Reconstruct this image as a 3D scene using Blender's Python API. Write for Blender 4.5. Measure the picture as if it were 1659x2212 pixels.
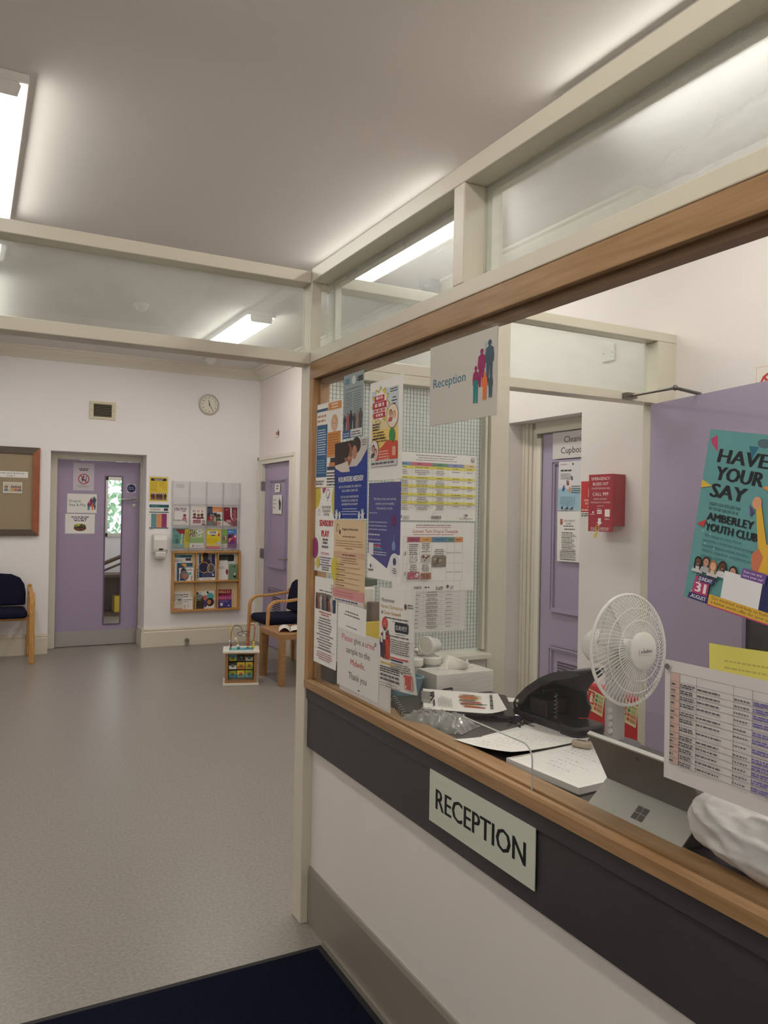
import bpy, bmesh, math, random
from mathutils import Vector, Matrix, Euler
PI = math.pi
rnd = random.Random(7)
for o in list(bpy.data.objects): bpy.data.objects.remove(o)
SC = bpy.context.scene
COL = SC.collection

# ------------------------------------------------------------------ camera
CAM_H = 1.45
cd = bpy.data.cameras.new('camera'); cam = bpy.data.objects.new('camera', cd); COL.objects.link(cam)
SC.camera = cam
SC.cycles.transparent_max_bounces = 24
cd.sensor_fit = 'VERTICAL'; cd.sensor_height = 36.0; cd.lens = 1687.27 / 2212 * 36.0
cd.clip_start = 0.02; cd.clip_end = 100
yaw, pitch, roll = math.radians(27.9125), math.radians(0.1104), math.radians(-1.0495)
fwd = Vector((math.sin(yaw)*math.cos(pitch), math.cos(yaw)*math.cos(pitch), math.sin(pitch)))
rgt = Vector((math.cos(yaw), -math.sin(yaw), 0)); dwn = fwd.cross(rgt)
c_, s_ = math.cos(roll), math.sin(roll)
r2 = rgt*c_ + dwn*s_; d2 = dwn*c_ - rgt*s_
cam.matrix_world = Matrix(((r2.x, -d2.x, -fwd.x, 0), (r2.y, -d2.y, -fwd.y, 0), (r2.z, -d2.z, -fwd.z, CAM_H), (0, 0, 0, 1)))

# ------------------------------------------------------------------ view, world
vs = SC.view_settings
SC.display_settings.display_device = 'sRGB'
vs.view_transform = 'Standard'; vs.look = 'None'; vs.exposure = -0.0; vs.gamma = 1.0; vs.use_curve_mapping = False
LAMP = 16.0          # strength of the fluorescent diffusers
LAMP_COL = (1.0, 0.975, 0.90)
wd = bpy.data.worlds.new('daylight'); SC.world = wd; wd.use_nodes = True
wb = wd.node_tree.nodes['Background']; wb.inputs[0].default_value = (0.86, 0.94, 1.0, 1); wb.inputs[1].default_value = 3.2

# ------------------------------------------------------------------ materials
def lin(c):
    return tuple((v/255/12.92 if v/255 <= 0.04045 else ((v/255+0.055)/1.055)**2.4) for v in c)
MATS = {}
def mat(name, rgb, rough=0.5, metal=0.0, spec=0.5, noise=0.0, nscale=20.0, bump=0.0, bscale=60.0, stretch=None, trans=0.0, rgb2=None, coat=0.0):
    if name in MATS: return MATS[name]
    m = bpy.data.materials.new(name); m.use_nodes = True
    nt = m.node_tree; b = nt.nodes['Principled BSDF']
    col = lin(rgb)
    b.inputs['Base Color'].default_value = (*col, 1)
    b.inputs['Roughness'].default_value = rough; b.inputs['Metallic'].default_value = metal
    b.inputs['Specular IOR Level'].default_value = spec
    if coat: b.inputs['Coat Weight'].default_value = coat; b.inputs['Coat Roughness'].default_value = 0.08
    tc = None
    if noise or bump:
        tc = nt.nodes.new('ShaderNodeTexCoord'); mp = nt.nodes.new('ShaderNodeMapping')
        nt.links.new(tc.outputs['Object'], mp.inputs[0])
        if stretch: mp.inputs['Scale'].default_value = stretch
    if noise:
        n = nt.nodes.new('ShaderNodeTexNoise'); n.inputs['Scale'].default_value = nscale; n.inputs['Detail'].default_value = 4
        nt.links.new(mp.outputs[0], n.inputs['Vector'])
        r = nt.nodes.new('ShaderNodeValToRGB')
        a = col; c2 = lin(rgb2) if rgb2 else tuple(v*(1-noise) for v in col)
        r.color_ramp.elements[0].position = 0.35; r.color_ramp.elements[1].position = 0.65
        r.color_ramp.elements[0].color = (*c2, 1); r.color_ramp.elements[1].color = (*a, 1)
        nt.links.new(n.outputs[0], r.inputs[0]); nt.links.new(r.outputs[0], b.inputs['Base Color'])
    if bump:
        n2 = nt.nodes.new('ShaderNodeTexNoise'); n2.inputs['Scale'].default_value = bscale; n2.inputs['Detail'].default_value = 3
        nt.links.new(mp.outputs[0], n2.inputs['Vector'])
        bp = nt.nodes.new('ShaderNodeBump'); bp.inputs['Strength'].default_value = bump; bp.inputs['Distance'].default_value = 0.004
        nt.links.new(n2.outputs[0], bp.inputs['Height']); nt.links.new(bp.outputs[0], b.inputs['Normal'])
    MATS[name] = m
    return m
def ink(rgb):
    return mat('ink_%d_%d_%d' % tuple(rgb), rgb, 0.55, spec=0.3)
def emit(name, col, st):
    if name in MATS: return MATS[name]
    m = bpy.data.materials.new(name); m.use_nodes = True; nt = m.node_tree
    nt.nodes.remove(nt.nodes['Principled BSDF'])
    e = nt.nodes.new('ShaderNodeEmission'); e.inputs[0].default_value = (*col, 1); e.inputs[1].default_value = st
    nt.links.new(e.outputs[0], nt.nodes['Material Output'].inputs[0]); MATS[name] = m
    return m
def glass(name, tint=(1, 1, 1), haze=0.0, hazevar=0.0, hazecol=(0.85, 0.87, 0.85), refl=1.0, scale=3.0, rough=0.0, stretch=(1, 1, 1), scatter=0.0):
    """flat pane: clear with mirror reflection by angle, plus optional grime on it"""
    if name in MATS: return MATS[name]
    m = bpy.data.materials.new(name); m.use_nodes = True; nt = m.node_tree; N = nt.nodes; L = nt.links
    N.remove(N['Principled BSDF'])
    g = N.new('ShaderNodeNewGeometry'); dp = N.new('ShaderNodeVectorMath'); dp.operation = 'DOT_PRODUCT'
    L.new(g.outputs['Incoming'], dp.inputs[0]); L.new(g.outputs['Normal'], dp.inputs[1])
    def mth(op, a, b=None):
        n = N.new('ShaderNodeMath'); n.operation = op
        for i, v in enumerate((a, b)):
            if v is None: continue
            if isinstance(v, (int, float)): n.inputs[i].default_value = v
            else: L.new(v, n.inputs[i])
        return n.outputs[0]
    ab = mth('ABSOLUTE', dp.outputs['Value']); f = mth('POWER', mth('SUBTRACT', 1.0, ab), 5.0)
    f = mth('MULTIPLY', mth('ADD', mth('MULTIPLY', f, 0.96), 0.04), refl)
    tr = N.new('ShaderNodeBsdfTransparent'); tr.inputs[0].default_value = (*tint, 1)
    gl = N.new('ShaderNodeBsdfGlossy'); gl.inputs['Roughness'].default_value = rough
    mx = N.new('ShaderNodeMixShader'); L.new(f, mx.inputs[0]); L.new(tr.outputs[0], mx.inputs[1]); L.new(gl.outputs[0], mx.inputs[2])
    out = mx.outputs[0]
    if haze or hazevar:
        df = N.new('ShaderNodeBsdfDiffuse'); df.inputs[0].default_value = (*hazecol, 1)
        tl = N.new('ShaderNodeBsdfTranslucent'); tl.inputs[0].default_value = (*hazecol, 1)
        m2 = N.new('ShaderNodeMixShader'); m2.inputs[0].default_value = 0.5; L.new(df.outputs[0], m2.inputs[1]); L.new(tl.outputs[0], m2.inputs[2])
        tc = N.new('ShaderNodeTexCoord'); mp = N.new('ShaderNodeMapping'); mp.inputs['Scale'].default_value = stretch
        L.new(tc.outputs['Object'], mp.inputs[0])
        n = N.new('ShaderNodeTexNoise'); n.inputs['Scale'].default_value = scale; n.inputs['Detail'].default_value = 5; n.inputs['Distortion'].default_value = 0.25
        L.new(mp.outputs[0], n.inputs['Vector'])
        h = mth('ADD', mth('MULTIPLY', mth('MAXIMUM', mth('SUBTRACT', n.outputs[0], 0.42), 0.0), hazevar), haze)
        m3 = N.new('ShaderNodeMixShader'); L.new(h, m3.inputs[0]); L.new(out, m3.inputs[1]); L.new(m2.outputs[0], m3.inputs[2]); out = m3.outputs[0]
        if scatter:      # grime that throws light forward
            rf = N.new('ShaderNodeBsdfRefraction'); rf.inputs['IOR'].default_value = 1.12; rf.inputs['Roughness'].default_value = 0.62
            m4 = N.new('ShaderNodeMixShader'); L.new(mth('MULTIPLY', mth('ADD', n.outputs[0], .25), scatter), m4.inputs[0]); L.new(out, m4.inputs[1]); L.new(rf.outputs[0], m4.inputs[2]); out = m4.outputs[0]
    L.new(out, N['Material Output'].inputs[0]); MATS[name] = m
    return m

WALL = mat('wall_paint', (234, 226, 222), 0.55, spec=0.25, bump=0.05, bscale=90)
WALLF = mat('lilac_wall_paint', (244, 240, 240), 0.55, spec=0.25, bump=0.05, bscale=90)
CEIL = mat('ceiling_paint', (225, 220, 215), 0.8, spec=0.1, bump=0.03, bscale=30)
GLOSS = mat('cream_gloss_paint', (216, 208, 190), 0.30, spec=0.5, bump=0.12, bscale=55, stretch=(1, 1, 1))
GLOSSW = mat('white_gloss_paint', (224, 217, 203), 0.33, spec=0.5, bump=0.05, bscale=40)
OAK = mat('oak', (168, 132, 94), 0.38, noise=0.22, nscale=7, stretch=(12, .7, 12), bump=0.03, bscale=40, rgb2=(150, 114, 76))
OAKX = mat('oak_upright', (186, 144, 98), 0.4, noise=0.22, nscale=7, stretch=(14, 14, .8), rgb2=(164, 122, 80))
BEECH = mat('beech', (205, 156, 92), 0.4, noise=0.2, nscale=8, stretch=(10, 10, 2), rgb2=(184, 132, 72))
PINE = mat('oak_veneer', (172, 130, 86), 0.45, noise=0.2, nscale=10, stretch=(2, 12, 12), rgb2=(152, 112, 72))
LAM = mat('charcoal_laminate', (66, 63, 65), 0.42, noise=0.12, nscale=6)
DESKM = mat('desk_laminate', (82, 76, 77), 0.45, noise=0.1, nscale=8)
PANEL = mat('white_panel', (233, 226, 219), 0.45, spec=0.35)
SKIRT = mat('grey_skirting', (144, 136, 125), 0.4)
PURPLE = mat('purple_paint', (168, 153, 180), 0.42, spec=0.4, bump=0.04, bscale=60)
STEEL = mat('brushed_steel', (178, 176, 174), 0.32, metal=1.0)
KICK = mat('kick_plate', (176, 172, 168), 0.5, metal=0.25)
CHROME = mat('chrome', (215, 214, 212), 0.15, metal=1.0)
BLACK = mat('black_plastic', (26, 25, 28), 0.38)
DARK = mat('dark_void', (30, 27, 26), 0.8)
WHITEP = mat('white_plastic', (228, 224, 218), 0.35)
GREYP = mat('grey_plastic', (198, 195, 192), 0.4)
NAVYF = mat('navy_fabric', (32, 32, 54), 0.9, spec=0.15, noise=0.25, nscale=160, bump=0.25, bscale=260)
PAPER = mat('paper', (238, 234, 229), 0.6, spec=0.25)
RED = mat('red_plastic', (196, 28, 38), 0.35)
REDK = mat('red_metal', (160, 22, 38), 0.35)
RUBBER = mat('black_rubber', (28, 27, 28), 0.7)

# ------------------------------------------------------------------ mesh builder
class MB:
    def __init__(s): s.bm = bmesh.new(); s.mats = []
    def mi(s, m):
        if m not in s.mats: s.mats.append(m)
        return s.mats.index(m)
    def face(s, vs_, m):
        try:
            f = s.bm.faces.new(vs_); f.material_index = s.mi(m); return f
        except ValueError: return None
    def box(s, x0, x1, y0, y1, z0, z1, m, M=None):
        P = [Vector((x, y, z)) for z in (z0, z1) for x, y in ((x0, y0), (x1, y0), (x1, y1), (x0, y1))]
        if M: P = [M @ p for p in P]
        v = [s.bm.verts.new(p) for p in P]
        for q in ((3, 2, 1, 0), (4, 5, 6, 7), (0, 1, 5, 4), (1, 2, 6, 5), (2, 3, 7, 6), (3, 0, 4, 7)): s.face([v[i] for i in q], m)
        return s
    def prism(s, pts, ax, a, b, m, M=None):
        def mk(p, t):
            v = {'x': Vector((t, p[0], p[1])), 'y': Vector((p[0], t, p[1])), 'z': Vector((p[0], p[1], t))}[ax]
            return M @ v if M else v
        A = [s.bm.verts.new(mk(p, a)) for p in pts]; B = [s.bm.verts.new(mk(p, b)) for p in pts]
        s.face(A[::-1], m); s.face(B, m); n = len(pts)
        for i in range(n): s.face([A[i], A[(i+1) % n], B[(i+1) % n], B[i]], m)
        return s
    def tube(s, path, r, m, seg=8, closed=False, flat=None, up=Vector((0, 0, 1)), caps=True):
        P = [Vector(p) for p in path]; n = len(P); rings = []
        nrm = None
        for i in range(n):
            if closed: t = P[(i+1) % n] - P[i-1]
            else: t = P[min(i+1, n-1)] - P[max(i-1, 0)]
            t.normalize()
            if flat is not None:
                sd = t.cross(up)
                if sd.length < 1e-4: sd = Vector((1, 0, 0))
                sd.normalize(); nr = sd.cross(t).normalized()
                w, h = flat[0]/2, flat[1]/2
                ring = [P[i]+sd*a*w+nr*b*h for a, b in ((-1, -1), (1, -1), (1, 1), (-1, 1))]
            else:
                if nrm is None:
                    nrm = t.orthogonal().normalized()
                else:
                    nrm = (nrm - t*nrm.dot(t)); nrm = nrm.normalized() if nrm.length > 1e-6 else t.orthogonal().normalized()
                bn = t.cross(nrm); rr = r[i] if isinstance(r, (list, tuple)) else r
                ring = [P[i] + (nrm*math.cos(2*PI*k/seg) + bn*math.sin(2*PI*k/seg))*rr for k in range(seg)]
            rings.append([s.bm.verts.new(p) for p in ring])
        k = len(rings[0])
        for i in range(n if closed else n-1):
            a, b = rings[i], rings[(i+1) % n]
            for j in range(k): s.face([a[j], a[(j+1) % k], b[(j+1) % k], b[j]], m)
        if not closed and caps: s.face(rings[0][::-1], m); s.face(rings[-1], m)
        return s
    def lathe(s, prof, m, seg=24, M=None):
        rings = []
        for r, z in prof:
            if r < 1e-6: P = [Vector((0, 0, z))]
            else: P = [Vector((r*math.cos(2*PI*k/seg), r*math.sin(2*PI*k/seg), z)) for k in range(seg)]
            rings.append([s.bm.verts.new(M @ p if M else p) for p in P])
        for a, b in zip(rings, rings[1:]):
            for j in range(seg):
                q = [a[j % len(a)], a[(j+1) % len(a)], b[(j+1) % len(b)], b[j % len(b)]]
                u = []
                for v in q:
                    if v not in u: u.append(v)
                if len(u) > 2: s.face(u, m)
        return s
    def ball(s, c, r, m, seg=12, sc=(1, 1, 1)):
        M = Matrix.Translation(c) @ Matrix.Diagonal((*sc, 1))
        return s.lathe([(r*math.sin(PI*i/8), -r*math.cos(PI*i/8)) for i in range(9)], m, seg, M)
    def grid(s, f, nu, nv, m):
        V = [[s.bm.verts.new(f(i/nu, j/nv)) for j in range(nv+1)] for i in range(nu+1)]
        for i in range(nu):
            for j in range(nv): s.face([V[i][j], V[i+1][j], V[i+1][j+1], V[i][j+1]], m)
        return s
    def build(s, name, parent=None, loc=None, rot=None, smooth=False, bev=0, M=None, solid=0, recalc=True, weld=False):
        if weld: bmesh.ops.remove_doubles(s.bm, verts=s.bm.verts, dist=1e-5)
        if recalc: bmesh.ops.recalc_face_normals(s.bm, faces=s.bm.faces)
        me = bpy.data.meshes.new(name); s.bm.to_mesh(me); s.bm.free()
        for m in s.mats: me.materials.append(m)
        if smooth:
            for p in me.polygons: p.use_smooth = True
            me.set_sharp_from_angle(angle=math.radians(40))
        o = bpy.data.objects.new(name, me); COL.objects.link(o)
        if parent: o.parent = parent
        if M is not None: o.matrix_world = M
        if loc: o.location = loc
        if rot: o.rotation_euler = rot
        if solid: d = o.modifiers.new('thick', 'SOLIDIFY'); d.thickness = solid; d.offset = 0
        if bev: d = o.modifiers.new('bevel', 'BEVEL'); d.width = bev; d.segments = 2; d.limit_method = 'ANGLE'; d.angle_limit = math.radians(40)
        return o
def tag(o, label, cat, group=None):
    o['label'] = label; o['category'] = cat
    if group: o['group'] = group
    return o
def struct(o): o['kind'] = 'structure'; return o
def thing(name, label, cat, loc=(0, 0, 0), rotz=0.0, group=None, rot=None):
    o = bpy.data.objects.new(name, None); o.empty_display_size = 0.1; COL.objects.link(o)
    o.location = loc; o.rotation_euler = rot if rot else (0, 0, rotz)
    return tag(o, label, cat, group)
def sempty(name, loc=(0, 0, 0), rotz=0.0):
    o = bpy.data.objects.new(name, None); o.empty_display_size = 0.1; COL.objects.link(o)
    o.location = loc; o.rotation_euler = (0, 0, rotz); return struct(o)
def rrect(x0, x1, y0, y1, r, n=5):
    pts = []
    for cx, cy, a in ((x1-r, y1-r, 0), (x0+r, y1-r, 90), (x0+r, y0+r, 180), (x1-r, y0+r, 270)):
        for k in range(n+1):
            t = math.radians(a+90*k/n); pts.append((cx+r*math.cos(t), cy+r*math.sin(t)))
    return pts
def arc(cx, cy, r, a0, a1, n=8):
    return [(cx+r*math.cos(math.radians(a0+(a1-a0)*k/n)), cy+r*math.sin(math.radians(a0+(a1-a0)*k/n))) for k in range(n+1)]

# ------------------------------------------------------------------ printed sheets
TXT = {}
def textmesh(body, off):
    key = (body, off)
    if key in TXT: return TXT[key]
    cu = bpy.data.curves.new('lettering', 'FONT'); cu.body = body; cu.size = 1.0; cu.offset = off; cu.resolution_u = 2
    ob = bpy.data.objects.new('lettering', cu); COL.objects.link(ob)
    me = bpy.data.meshes.new_from_object(ob.evaluated_get(bpy.context.evaluated_depsgraph_get()))
    V = [(v.co.x, v.co.y) for v in me.vertices]; F = [tuple(p.vertices) for p in me.polygons]
    bpy.data.objects.remove(ob); bpy.data.curves.remove(cu); bpy.data.meshes.remove(me)
    x0 = min(v[0] for v in V); x1 = max(v[0] for v in V)
    TXT[key] = ([(v[0]-x0, v[1]) for v in V], F, x1-x0)
    return TXT[key]
class Sheet:
    """a sheet w wide and h high; origin bottom left; print is laid on its front face"""
    STEP = 0.00007
    def __init__(s, w, h, rgb=(232, 227, 221), th=0.0003, bend=None, m=None, seed=1):
        s.w, s.h = w, h; s.mb = MB(); s.k = 0; s.bend = bend; s.r = random.Random(seed)
        s.base = m or (PAPER if tuple(rgb) == (232, 227, 221) else ink(rgb))
        s.th = th
        if bend:
            nu, nv = 12, 12
            s.mb.grid(lambda u, v: s.P(u*w, v*h, 0), nu, nv, s.base)
            s.mb.grid(lambda u, v: s.P(w-u*w, v*h, -th), nu, nv, s.base)
        else: s.mb.box(0, w, 0, h, -th, 0, s.base)
    def P(s, x, y, z):
        if s.bend: z = z + s.bend(x/s.w, y/s.h)
        return Vector((x, y, z))
    def z(s): s.k += 1; return s.k*s.STEP
    def poly(s, pts, rgb, m=None):
        z = s.z(); m = m or ink(rgb)
        s.mb.face([s.mb.bm.verts.new(s.P(x, y, z)) for x, y in pts], m); return s
    def rect(s, x, y, w, h, rgb, m=None):
        if s.bend:
            z = s.z(); nu = max(1, int(w/s.w*12)); nv = max(1, int(h/s.h*12))
            s.mb.grid(lambda u, v: s.P(x+u*w, y+v*h, z), nu, nv, m or ink(rgb)); return s
        return s.poly([(x, y), (x+w, y), (x+w, y+h), (x, y+h)], rgb, m)
    def ell(s, cx, cy, rx, ry, rgb, n=20):
        return s.poly([(cx+rx*math.cos(2*PI*k/n), cy+ry*math.sin(2*PI*k/n)) for k in range(n)], rgb)
    def ring(s, cx, cy, r, w, rgb, n=28):
        z = s.z(); m = ink(rgb)
        A = [s.mb.bm.verts.new(s.P(cx+r*math.cos(2*PI*k/n), cy+r*math.sin(2*PI*k/n), z)) for k in range(n)]
        B = [s.mb.bm.verts.new(s.P(cx+(r-w)*math.cos(2*PI*k/n), cy+(r-w)*math.sin(2*PI*k/n), z)) for k in range(n)]
        for k in range(n): s.mb.face([A[k], A[(k+1) % n], B[(k+1) % n], B[k]], m)
        return s
    def line(s, x0, y0, x1, y1, w, rgb):
        d = Vector((x1-x0, y1-y0)); n = Vector((-d.y, d.x)).normalized()*w/2
        return s.poly([(x0+n.x, y0+n.y), (x0-n.x, y0-n.y), (x1-n.x, y1-n.y), (x1+n.x, y1+n.y)], rgb)
    def text(s, x, y, body, h, rgb, al='l', w=None, bold=0.0, rot=0.0, slant=0.0):
        if bold > 0:      # heavier lettering: the same outline printed slightly to each side
            k = bold*h*1.5
            for t in (-1, 0, 1): s.text(x+t*k*math.cos(rot), y+t*k*math.sin(rot), body, h, rgb, al, w, 0, rot, slant)
            return s
        V, F, tw = textmesh(body, 0.0); sc = h/0.70; sx = sc if w is None else w/tw
        W = tw*sx; ox = {'l': 0, 'c': -W/2, 'r': -W}[al]; z = s.z(); m = ink(rgb)
        c, si = math.cos(rot), math.sin(rot); vv = []
        for a, b in V:
            px, py = a*sx+ox+slant*b*sc, b*sc; vv.append(s.mb.bm.verts.new(s.P(x+px*c-py*si, y+px*si+py*c, z)))
        for f in F: s.mb.face([vv[i] for i in f], m)
        return s
    def lines(s, x, y, w, n, dy, h, rgb, al='l', fill=0.85, gap=0.25, rot=0.0, word=3.2):
        """rows of small print too fine to read"""
        z = s.z(); m = ink(rgb); c, si = math.cos(rot), math.sin(rot)
        for i in range(n):
            L = w*(fill + (1-fill)*s.r.random()) if al == 'l' else w*(0.55+0.45*s.r.random())*fill
            x0 = 0 if al == 'l' else (w-L)/2; t = x0
            while t < x0+L:
                ww = min(h*(0.8+word*s.r.random()), x0+L-t)
                if ww > h*0.3:
                    q = [(t, -i*dy), (t+ww, -i*dy), (t+ww, -i*dy+h), (t, -i*dy+h)]
                    s.mb.face([s.mb.bm.verts.new(s.P(x+a*c-b*si, y+a*si+b*c, z)) for a, b in q], m)
                t += ww + h*(0.4+gap)
        return s
    def person(s, x, y, h, rgb, w=1.0):
        """standing silhouette"""
        k = h; s.ell(x, y+0.925*k, 0.062*k*w, 0.072*k, rgb, 12)
        b = [(-.03, .86), (-.12, .80), (-.145, .62), (-.13, .47), (-.10, .47), (-.10, .40), (-.09, .02), (-.12, 0), (-.02, 0), (0, .40), (.02, 0), (.12, 0), (.09, .02), (.10, .40), (.10, .47), (.13, .47), (.145, .62), (.12, .80), (.03, .86)]
        return s.poly([(x+a*k*w, y+c*k) for a, c in b], rgb)
    def hand(s, x, y, r, rgb, rot=0.0):
        c, si = math.cos(rot), math.sin(rot)
        T = lambda a, b: (x+(a*c-b*si)*r, y+(a*si+b*c)*r)
        s.poly([T(.5*math.cos(2*PI*k/14), .55*math.sin(2*PI*k/14)) for k in range(14)], rgb)
        for a0, L in ((150, .75), (112, 1.1), (92, 1.2), (72, 1.12), (40, .9)):
            a = math.radians(a0); dx, dy = math.cos(a), math.sin(a)
            s.poly([T(.35*dx-.13*dy, .35*dy+.13*dx), T(.35*dx+.13*dy, .35*dy-.13*dx), T(L*dx+.09*dy, L*dy-.09*dx), T((L+.1)*dx, (L+.1)*dy), T(L*dx-.09*dy, L*dy+.09*dx)], rgb)
        return s
    def portrait(s, cx, cy, r, skin, hair, top, long=False):
        s.poly([(cx-r*1.5, cy-2.4*r), (cx+r*1.5, cy-2.4*r), (cx+r*1.1, cy-1.25*r), (cx+.3*r, cy-r), (cx-.3*r, cy-r), (cx-r*1.1, cy-1.25*r)], top)
        s.ell(cx, cy+.12*r, r*1.02, r*1.1, hair)
        if long: s.rect(cx-r*1.02, cy-1.7*r, r*.5, 1.8*r, hair); s.rect(cx+.5*r, cy-1.7*r, r*.5, 1.8*r, hair)
        s.ell(cx, cy-.12*r, .72*r, .92*r, skin)
        s.rect(cx-.38*r, cy, .2*r, .08*r, (50, 35, 30)); s.rect(cx+.18*r, cy, .2*r, .08*r, (50, 35, 30)); s.rect(cx-.25*r, cy-.55*r, .5*r, .1*r, (225, 200, 195))
        return s
    def put(s, name, M, label, cat, group=None):
        o = s.mb.build(name, M=M, recalc=False); return tag(o, label, cat, group)
def frameM(o, u, v, rot=0.0):
    """matrix: local x along u, local y along v, turned by rot in the plane, origin at o"""
    u = Vector(u).normalized(); v = Vector(v); v = (v-u*v.dot(u)).normalized(); n = u.cross(v)
    M = Matrix(((u.x, v.x, n.x, o[0]), (u.y, v.y, n.y, o[1]), (u.z, v.z, n.z, o[2]), (0, 0, 0, 1)))
    return M @ Matrix.Rotation(rot, 4, 'Z')
def onX(X, yl, zb, rot=0.0): return frameM((X, yl, zb), (0, -1, 0), (0, 0, 1), rot)      # faces -X; yl is its left (larger y) edge
def onG(X, yl, zb, rot=0.0):
    k = 0.9792      # sizes were read on a plane a little further back
    return frameM((X, yl*k, 1.45+(zb-1.45)*k), (0, -1, 0), (0, 0, 1), rot) @ Matrix.Scale(k, 4)
def onY(Y, xl, zb, rot=0.0): return frameM((xl, Y, zb), (1, 0, 0), (0, 0, 1), rot)       # faces -Y

# ================================================================== the room shell
ZC = 3.02
FLOOR = mat('vinyl_floor', (155, 148, 140), 0.33, spec=0.45, noise=0.18, nscale=85, rgb2=(138, 131, 124), bump=0.03, bscale=120)
struct(MB().box(-2.6, 4.2, -1.8, 12.2, -0.1, 0, FLOOR).build('floor'))
struct(MB().box(-2.6, 4.2, -1.8, 8.81, ZC, ZC+0.1, CEIL).build('ceiling'))
b = MB()
for a in ((-2.6, 0.70, 0, ZC), (1.63, 3.3, 0, ZC), (0.70, 1.63, 2.017, ZC)): b.box(a[0], a[1], 8.42, 8.81, a[2], a[3], WALLF)
struct(b.build('wall_far'))
b = MB()
b.box(2.86, 3.3, -1.8, 2.9, 0, ZC, WALL); b.box(2.86, 2.95, 2.9, 3.176, 0, ZC, WALL)
b.box(2.86, 3.3, 3.82, 7.38, 0, ZC, WALL); b.box(2.86, 3.3, 3.176, 3.82, 2.007, ZC, WALL)
b.box(3.08, 3.3, 2.9, 3.82, 0, 2.3, WALL); b.box(2.95, 3.3, 2.9, 3.176, 2.007, ZC, WALL)
b.box(2.86, 3.3, 7.38, 8.28, 1.985, ZC, WALL); b.box(2.86, 3.3, 8.28, 8.42, 0, ZC, WALL); b.box(3.0, 3.3, 7.38, 8.28, 0, 1.985, WALL)
struct(b.build('wall_right'))
struct(MB().box(-2.6, -2.4, -1.8, 8.42, 0, ZC, WALLF).build('wall_left'))
struct(MB().box(-2.4, 2.86, -1.8, -1.6, 0, ZC, WALLF).build('wall_back'))
# cornice
prof = [(0, 0), (0, -.11), (-.018, -.11), (-.022, -.092), (-.05, -.055), (-.082, -.035), (-.088, -.02), (-.115, -.016), (-.115, 0)]
struct(MB().prism([(8.42+y, ZC+z) for y, z in prof], 'x', -2.4, 2.86, GLOSSW).build('trim_1', smooth=True))
struct(MB().prism([(2.86+y, ZC+z) for y, z in prof], 'y', 2.7, 8.42, GLOSSW).build('trim_2', smooth=True))
# skirting boards of the far wall
sk = [(0, 0), (-.03, 0), (-.03, .155), (-.022, .165), (-.022, .172), (-.028, .176), (-.024, .192), (-.012, .198), (0, .2)]
CREAM = mat('cream_skirting', (226, 217, 198), 0.35, spec=0.45)
b = MB(); b.prism([(8.42+y, z) for y, z in sk], 'x', -2.4, 0.70, CREAM)
struct(b.build('baseboard_left'))
b = MB(); b.prism([(8.42+y, z) for y, z in sk], 'x', 1.63, 2.86, CREAM); b.prism([(1.63+y, z) for y, z in sk], 'y', 8.39, 8.66, CREAM)
struct(b.build('baseboard_far'))
struct(MB().prism([(2.86+y, z) for y, z in sk], 'y', 3.9, 7.28, CREAM).build('baseboard_right'))

# ------------------------------------------------------------------ ceiling battens
DIFF = emit('lit_prismatic_diffuser', LAMP_COL, LAMP)
def batten(x, y0, y1, label):
    t = thing('fluorescent_ceiling_light', label, 'ceiling light', (x, (y0+y1)/2, ZC if y0 < 8.5 else 2.9), 0, 'fluorescent battens on the ceiling')
    h = (y1-y0)/2
    MB().box(-.118, .118, -h-.012, h+.012, -.036, 0, WHITEP).build('light_body', t, bev=.004)
    d = [(-.082, -.036), (-.088, -.048), (-.078, -.085), (.078, -.085), (.088, -.048), (.082, -.036)]
    MB().prism(d, 'y', -h, h, DIFF).build('light_diffuser', t)
    for s in (-h-.007, h): MB().prism([(a*1.04, c*1.02 if c < -.05 else c) for a, c in d], 'y', s, s+.007, WHITEP).build('end_cap', t)
    return t
batten(0.045, 3.13, 4.63, 'lit ceiling batten at the left edge, in front of the glazed transom')
batten(2.0, 5.90, 7.40, 'lit ceiling batten seen through the long left transom glass, far end of room')
batten(2.07, 3.05, 4.55, 'lit ceiling batten seen through the small transom pane beside the corner post')
batten(2.03, 0.75, 2.25, 'lit ceiling batten above the reception office, behind the big transom pane')
batten(-0.02, 5.90, 7.40, 'lit ceiling batten over the far left waiting area')
batten(2.03, -1.5, 0.0, 'added unseen ceiling batten over the near end of the reception office, for desk light')  # unseen fixture, added so the desk things get enough light
batten(-1.45, 0.2, 1.7, 'added unseen ceiling batten on the far side of the entrance, lighting the counter front')  # no such row in view: added to brighten the counter front
batten(1.6, 9.4, 10.9, 'added unseen ceiling batten brightening the playroom behind the far purple door')  # out-of-view lamp added to brighten the room behind the door glass
batten(0.045, -0.2, 1.3, 'added unseen ceiling batten overhead near the entrance mat')  # left row continued out of view, added to light the counter front

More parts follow.
